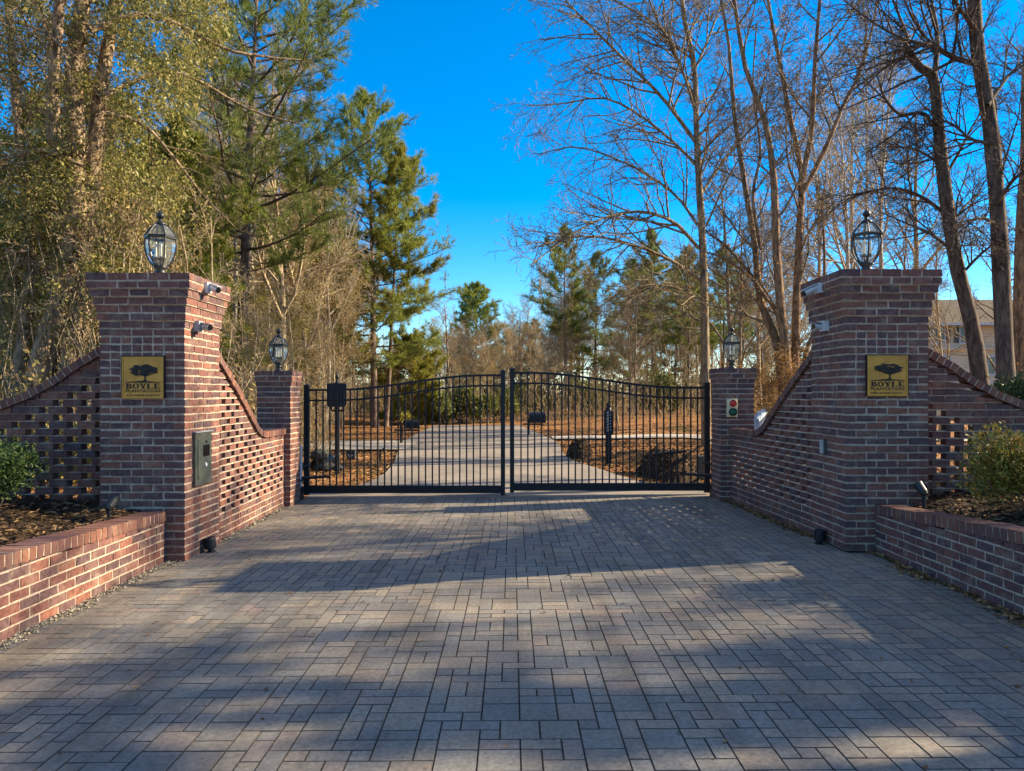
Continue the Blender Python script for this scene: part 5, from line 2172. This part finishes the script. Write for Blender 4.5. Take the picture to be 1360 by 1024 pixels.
# ---------------------------------------------------------------- shrubs in the beds
def shrub(name, label, loc, r, h, n, mat, seed, size=.045):
    rg_ = np.random.default_rng(seed)
    rv_ = random.Random(seed)
    T = Tree(seed)
    for i in range(26):
        az, el = rv_.uniform(0, 6.28), R_(rv_.uniform(30, 85))
        T.branch(Vector((rv_.gauss(0, .05), rv_.gauss(0, .05), -.05)), Vector((math.cos(az) * math.cos(el), math.sin(az) * math.cos(el), math.sin(el))),
                 h * rv_.uniform(.6, .95), .012, 0, [dict(seg=5, wander=.12, trop=.05, sides=4, n=5, start=.3, tip=.3),
                                                   dict(seg=3, wander=.15, trop=.1, sides=3, len=.4, ang=(25, 60), rr=.012, n=0, start=0, tip=.4)], 0)
    pos = []
    lob = [(rv_.uniform(-.55, .55) * r, rv_.uniform(-.55, .55) * r, h * rv_.uniform(.35, .8), rv_.uniform(.3, .52) * r) for _ in range(15)]
    while len(pos) < n:
        a, b, c, rr = rv_.choice(lob)
        q = Vector((rv_.gauss(0, 1), rv_.gauss(0, 1), rv_.gauss(0, 1))).normalized() * rr * rv_.uniform(.55, 1.06)
        p = (a + q.x, b + q.y, c + q.z * .9)
        if p[2] > .03:
            pos.append(p)
    v, f = leaves(pos, size, rg_, .02, 1, -.4, 2.2)
    nm = NM()
    nm.add(v, f)
    t = thing(name, label, 'shrub', loc)
    T.mesh_parts(0).build('stems', M['bark_dark'], t)
    nm.build('leaves', M[mat], t)
    return t


shrub('shrub', 'dark green shrub in the mulch before the pierced wing wall', (-5.02, 6.75, .52), .50, .86, 6500, 'leaf_box', 51)
shrub('shrub', 'golden green clipped shrub standing before the shaded wing wall', (4.80, 6.45, .50), .66, .86, 9500, 'leaf_box_gold', 52)
shrub('shrub', 'low grey green shrub at the frame edge below the golden shrub', (4.85, 5.6, .56), .36, .50, 3800, 'leaf_box', 53)
shrub('evergreen_bush', 'dark evergreen bush behind the coping of the shaded wing wall', (W(1362, 0, 10.5)[0], 10.5, .35), .75, 1.9, 8000, 'leaf_box', 54, .06)

# undergrowth: tangled twigs and dead stalks of the woodland floor, one mass
T = Tree(501)
ru = random.Random(12)
Cu = [dict(seg=4, wander=.14, trop=.02, sides=3, n=5, start=.2, tip=.35), dict(seg=3, wander=.2, trop=0, sides=3, len=.5, ang=(25, 70), rr=.008, n=0, start=0, tip=.4)]


def weeds(n, fx, hmin, hmax):
    for i in range(n):
        x, y = fx()
        if -4.9 < x < 3.2 and y < 40:
            continue
        T.branch(Vector((x, y, th(x, y))), Vector((ru.gauss(0, .3), ru.gauss(0, .3), 1)), ru.uniform(hmin, hmax), .011, 0, Cu, 0)


def fpx(x0, x1, d0, d1):
    def g():
        d = ru.uniform(d0, d1)
        return ((ru.uniform(x0, x1) - CX) * d / F, d)
    return g


weeds(1500, fpx(-40, 440, 11.8, 30), .8, 3.2)
weeds(900, fpx(380, 1000, 39.5, 56), .7, 3.4)
weeds(350, fpx(960, 1250, 20, 40), .6, 2.2)
tag(T.mesh_parts(0).build('undergrowth', M['bark_tan']), kind='stuff')
pts = []
for i in range(9000):
    x, y = fpx(-40, 430, 12, 32)() if ru.random() < .6 else fpx(400, 1000, 40, 60)()
    if -4.9 < x < 3.2 and y < 39.5:
        continue
    pts.append((x, y, th(x, y) + abs(ru.gauss(0, 1.2))))
v, f = leaves(pts, .10, np.random.default_rng(3), .12, 4)
nm = NM()
nm.add(v, f)
tag(nm.build('undergrowth', M['leaf_tan']), kind='stuff')

T = Tree(502)
Ct = [dict(seg=6, wander=.07, trop=.03, sides=3, n=9, start=.12, tip=.3), dict(seg=4, wander=.14, trop=.1, sides=3, len=.36, ang=(25, 60), rr=.008, n=3, start=.1, tip=.4),
      dict(seg=3, wander=.2, trop=.05, sides=3, len=.5, ang=(25, 60), rr=.010, n=0, start=0, tip=.5)]
for i in range(1500):
    d = ru.uniform(62, 118)
    px = ru.uniform(-60, 1420)
    x = (px - CX) * d / F
    hmax = 12 if px < 560 else (9 if px < 740 else 11)
    T.branch(Vector((x, d, th(x, d))), Vector((ru.gauss(0, .12), ru.gauss(0, .12), 1)), ru.uniform(.35, 1) * hmax, .045, 0, Ct, 0)
tag(T.mesh_parts(0).build('woods', M['bark_tan']), kind='stuff')
pts = []
for i in range(5200):
    d = ru.uniform(64, 120)
    px = ru.uniform(-60, 1420)
    x = (px - CX) * d / F
    hmax = 8 if px < 560 else 5.0
    z = abs(ru.gauss(0, .45)) * hmax
    for k in range(7):
        pts.append((x + ru.gauss(0, .7), d + ru.gauss(0, .7), th(x, d) + max(0, z + ru.gauss(0, .5))))
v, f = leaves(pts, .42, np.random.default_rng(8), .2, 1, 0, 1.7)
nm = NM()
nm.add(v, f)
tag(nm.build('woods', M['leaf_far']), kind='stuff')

g12 = 'evergreen bushes along the far lawn edge'
EB = shrub('evergreen_bush', 'dark evergreen bush in the wood edge beyond the far lawn', (0, 0, 0), 1.5, 2.6, 3600, 'leaf_edge', 61, .22)
EB['group'] = g12
for px, d, sc_ in ((585, 41, .75), (612, 43, .9), (640, 42, .7), (668, 44, .85), (560, 42, .8)):
    X = (px - CX) * d / F
    place(EB, (X, d, th(X, d)), ru.uniform(0, 6), sc_, None, g12)
first = True
for i in range(26):
    d = ru.uniform(46, 70)
    px = ru.uniform(470, 1000) if i < 18 else ru.uniform(30, 480)
    X = (px - CX) * d / F
    sc_ = ru.uniform(.5, 1.25)
    if first:
        EB.location, EB.scale, first = (X, d, th(X, d)), (sc_,) * 3, False
    else:
        place(EB, (X, d, th(X, d)), ru.uniform(0, 6), sc_, None, g12)
pts = [(x, y, th(x, y) + abs(ru.gauss(0, .5))) for x, y in [fpx(-40, 330, 11, 24)() for _ in range(3200)] if x < -5.2]
for i in range(5200):
    x, y = ru.uniform(-11, -5.0), ru.gauss(12.0, .75)
    pts.append((x, y, th(x, y) + abs(ru.gauss(0, .45 + .25 * math.sin(x * 2.1)))))
v, f = leaves(pts, .11, np.random.default_rng(4), .14, 4)
nm = NM()
nm.add(v, f)
tag(nm.build('undergrowth', M['leaf_gold']), kind='stuff')

# trees standing off to the sunny side; they throw the dapples on the paving
g10 = 'pines standing off beside the drive'
for X, Y, s in ((15.0, 5.9, .74), (15.5, 3.4, .80), (19, 1.0, .9)):
    place(PC, (X, Y, th(X, Y)), rt.uniform(0, 6), s, 'pine standing off beside the drive outside the walls', g10)
g11 = 'bare trees standing off beside the drive'
for X, Y, s in ((15.5, 11.8, .9), (13.6, 5.8, .85), (17.2, 9.0, .55), (20, 13.0, 1.0), (12.5, 10.8, .70), (23, 10.4, 1.1)):
    place(P_grey if X < 18 else P_tan, (X, Y, th(X, Y)), rt.uniform(0, 6), s, 'bare tree standing off beside the drive outside the walls', g11)

# ---------------------------------------------------------------- light
AZ, EL = R_(12), R_(26)          # sun: from the right, a little ahead of the camera
sv = Vector((math.cos(AZ) * math.cos(EL), math.sin(AZ) * math.cos(EL), math.sin(EL)))
ld = bpy.data.lights.new('sun', 'SUN')
ld.energy = 5.0
ld.angle = R_(.53)
ld.color = (1.0, .83, .56)
lo = bpy.data.objects.new('sun', ld)
lo.rotation_euler = sv.to_track_quat('Z', 'Y').to_euler()
COL.objects.link(lo)

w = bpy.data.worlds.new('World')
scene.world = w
w.use_nodes = True
nt = w.node_tree
nt.nodes.clear()
out = nt.nodes.new('ShaderNodeOutputWorld')
bg = nt.nodes.new('ShaderNodeBackground')
sky = nt.nodes.new('ShaderNodeTexSky')
sky.sky_type = 'NISHITA'
sky.sun_disc = False
sky.sun_elevation = EL
sky.sun_rotation = math.pi / 2 - AZ
sky.altitude = 100
sky.air_density = 1.0
sky.dust_density = 0.0
sky.ozone_density = 4.5
# deep clear blue towards the horizon, pale brightness added overhead to lift shade
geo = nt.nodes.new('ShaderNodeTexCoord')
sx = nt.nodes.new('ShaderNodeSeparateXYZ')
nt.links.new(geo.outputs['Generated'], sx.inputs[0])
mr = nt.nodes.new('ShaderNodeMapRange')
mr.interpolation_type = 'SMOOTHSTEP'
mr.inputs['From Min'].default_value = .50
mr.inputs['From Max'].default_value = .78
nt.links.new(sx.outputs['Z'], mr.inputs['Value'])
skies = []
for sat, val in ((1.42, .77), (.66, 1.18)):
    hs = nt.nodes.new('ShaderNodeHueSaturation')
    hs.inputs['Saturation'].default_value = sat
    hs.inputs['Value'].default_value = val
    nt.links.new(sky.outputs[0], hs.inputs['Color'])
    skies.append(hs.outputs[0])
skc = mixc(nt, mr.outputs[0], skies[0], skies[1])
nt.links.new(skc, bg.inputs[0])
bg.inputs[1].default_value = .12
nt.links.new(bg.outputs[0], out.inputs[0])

# ---------------------------------------------------------------- camera
cd = bpy.data.cameras.new('camera')
cd.sensor_width = 36
cd.lens = 36 * F / 1360
cd.shift_y = (CY - 512) / 1360
cd.clip_start = .1
cd.clip_end = 1000
co = bpy.data.objects.new('camera', cd)
co.location = (0, 0, CAMZ)
co.rotation_euler = (math.pi / 2, 0, 0)
COL.objects.link(co)
scene.camera = co

scene.render.engine = 'CYCLES'
scene.view_settings.view_transform = 'Standard'
scene.view_settings.look = 'None'
scene.view_settings.exposure = 1.62
scene.view_settings.gamma = 1
scene.cycles.max_bounces = 6
scene.cycles.transparent_max_bounces = 12
scene.cycles.use_denoising = True
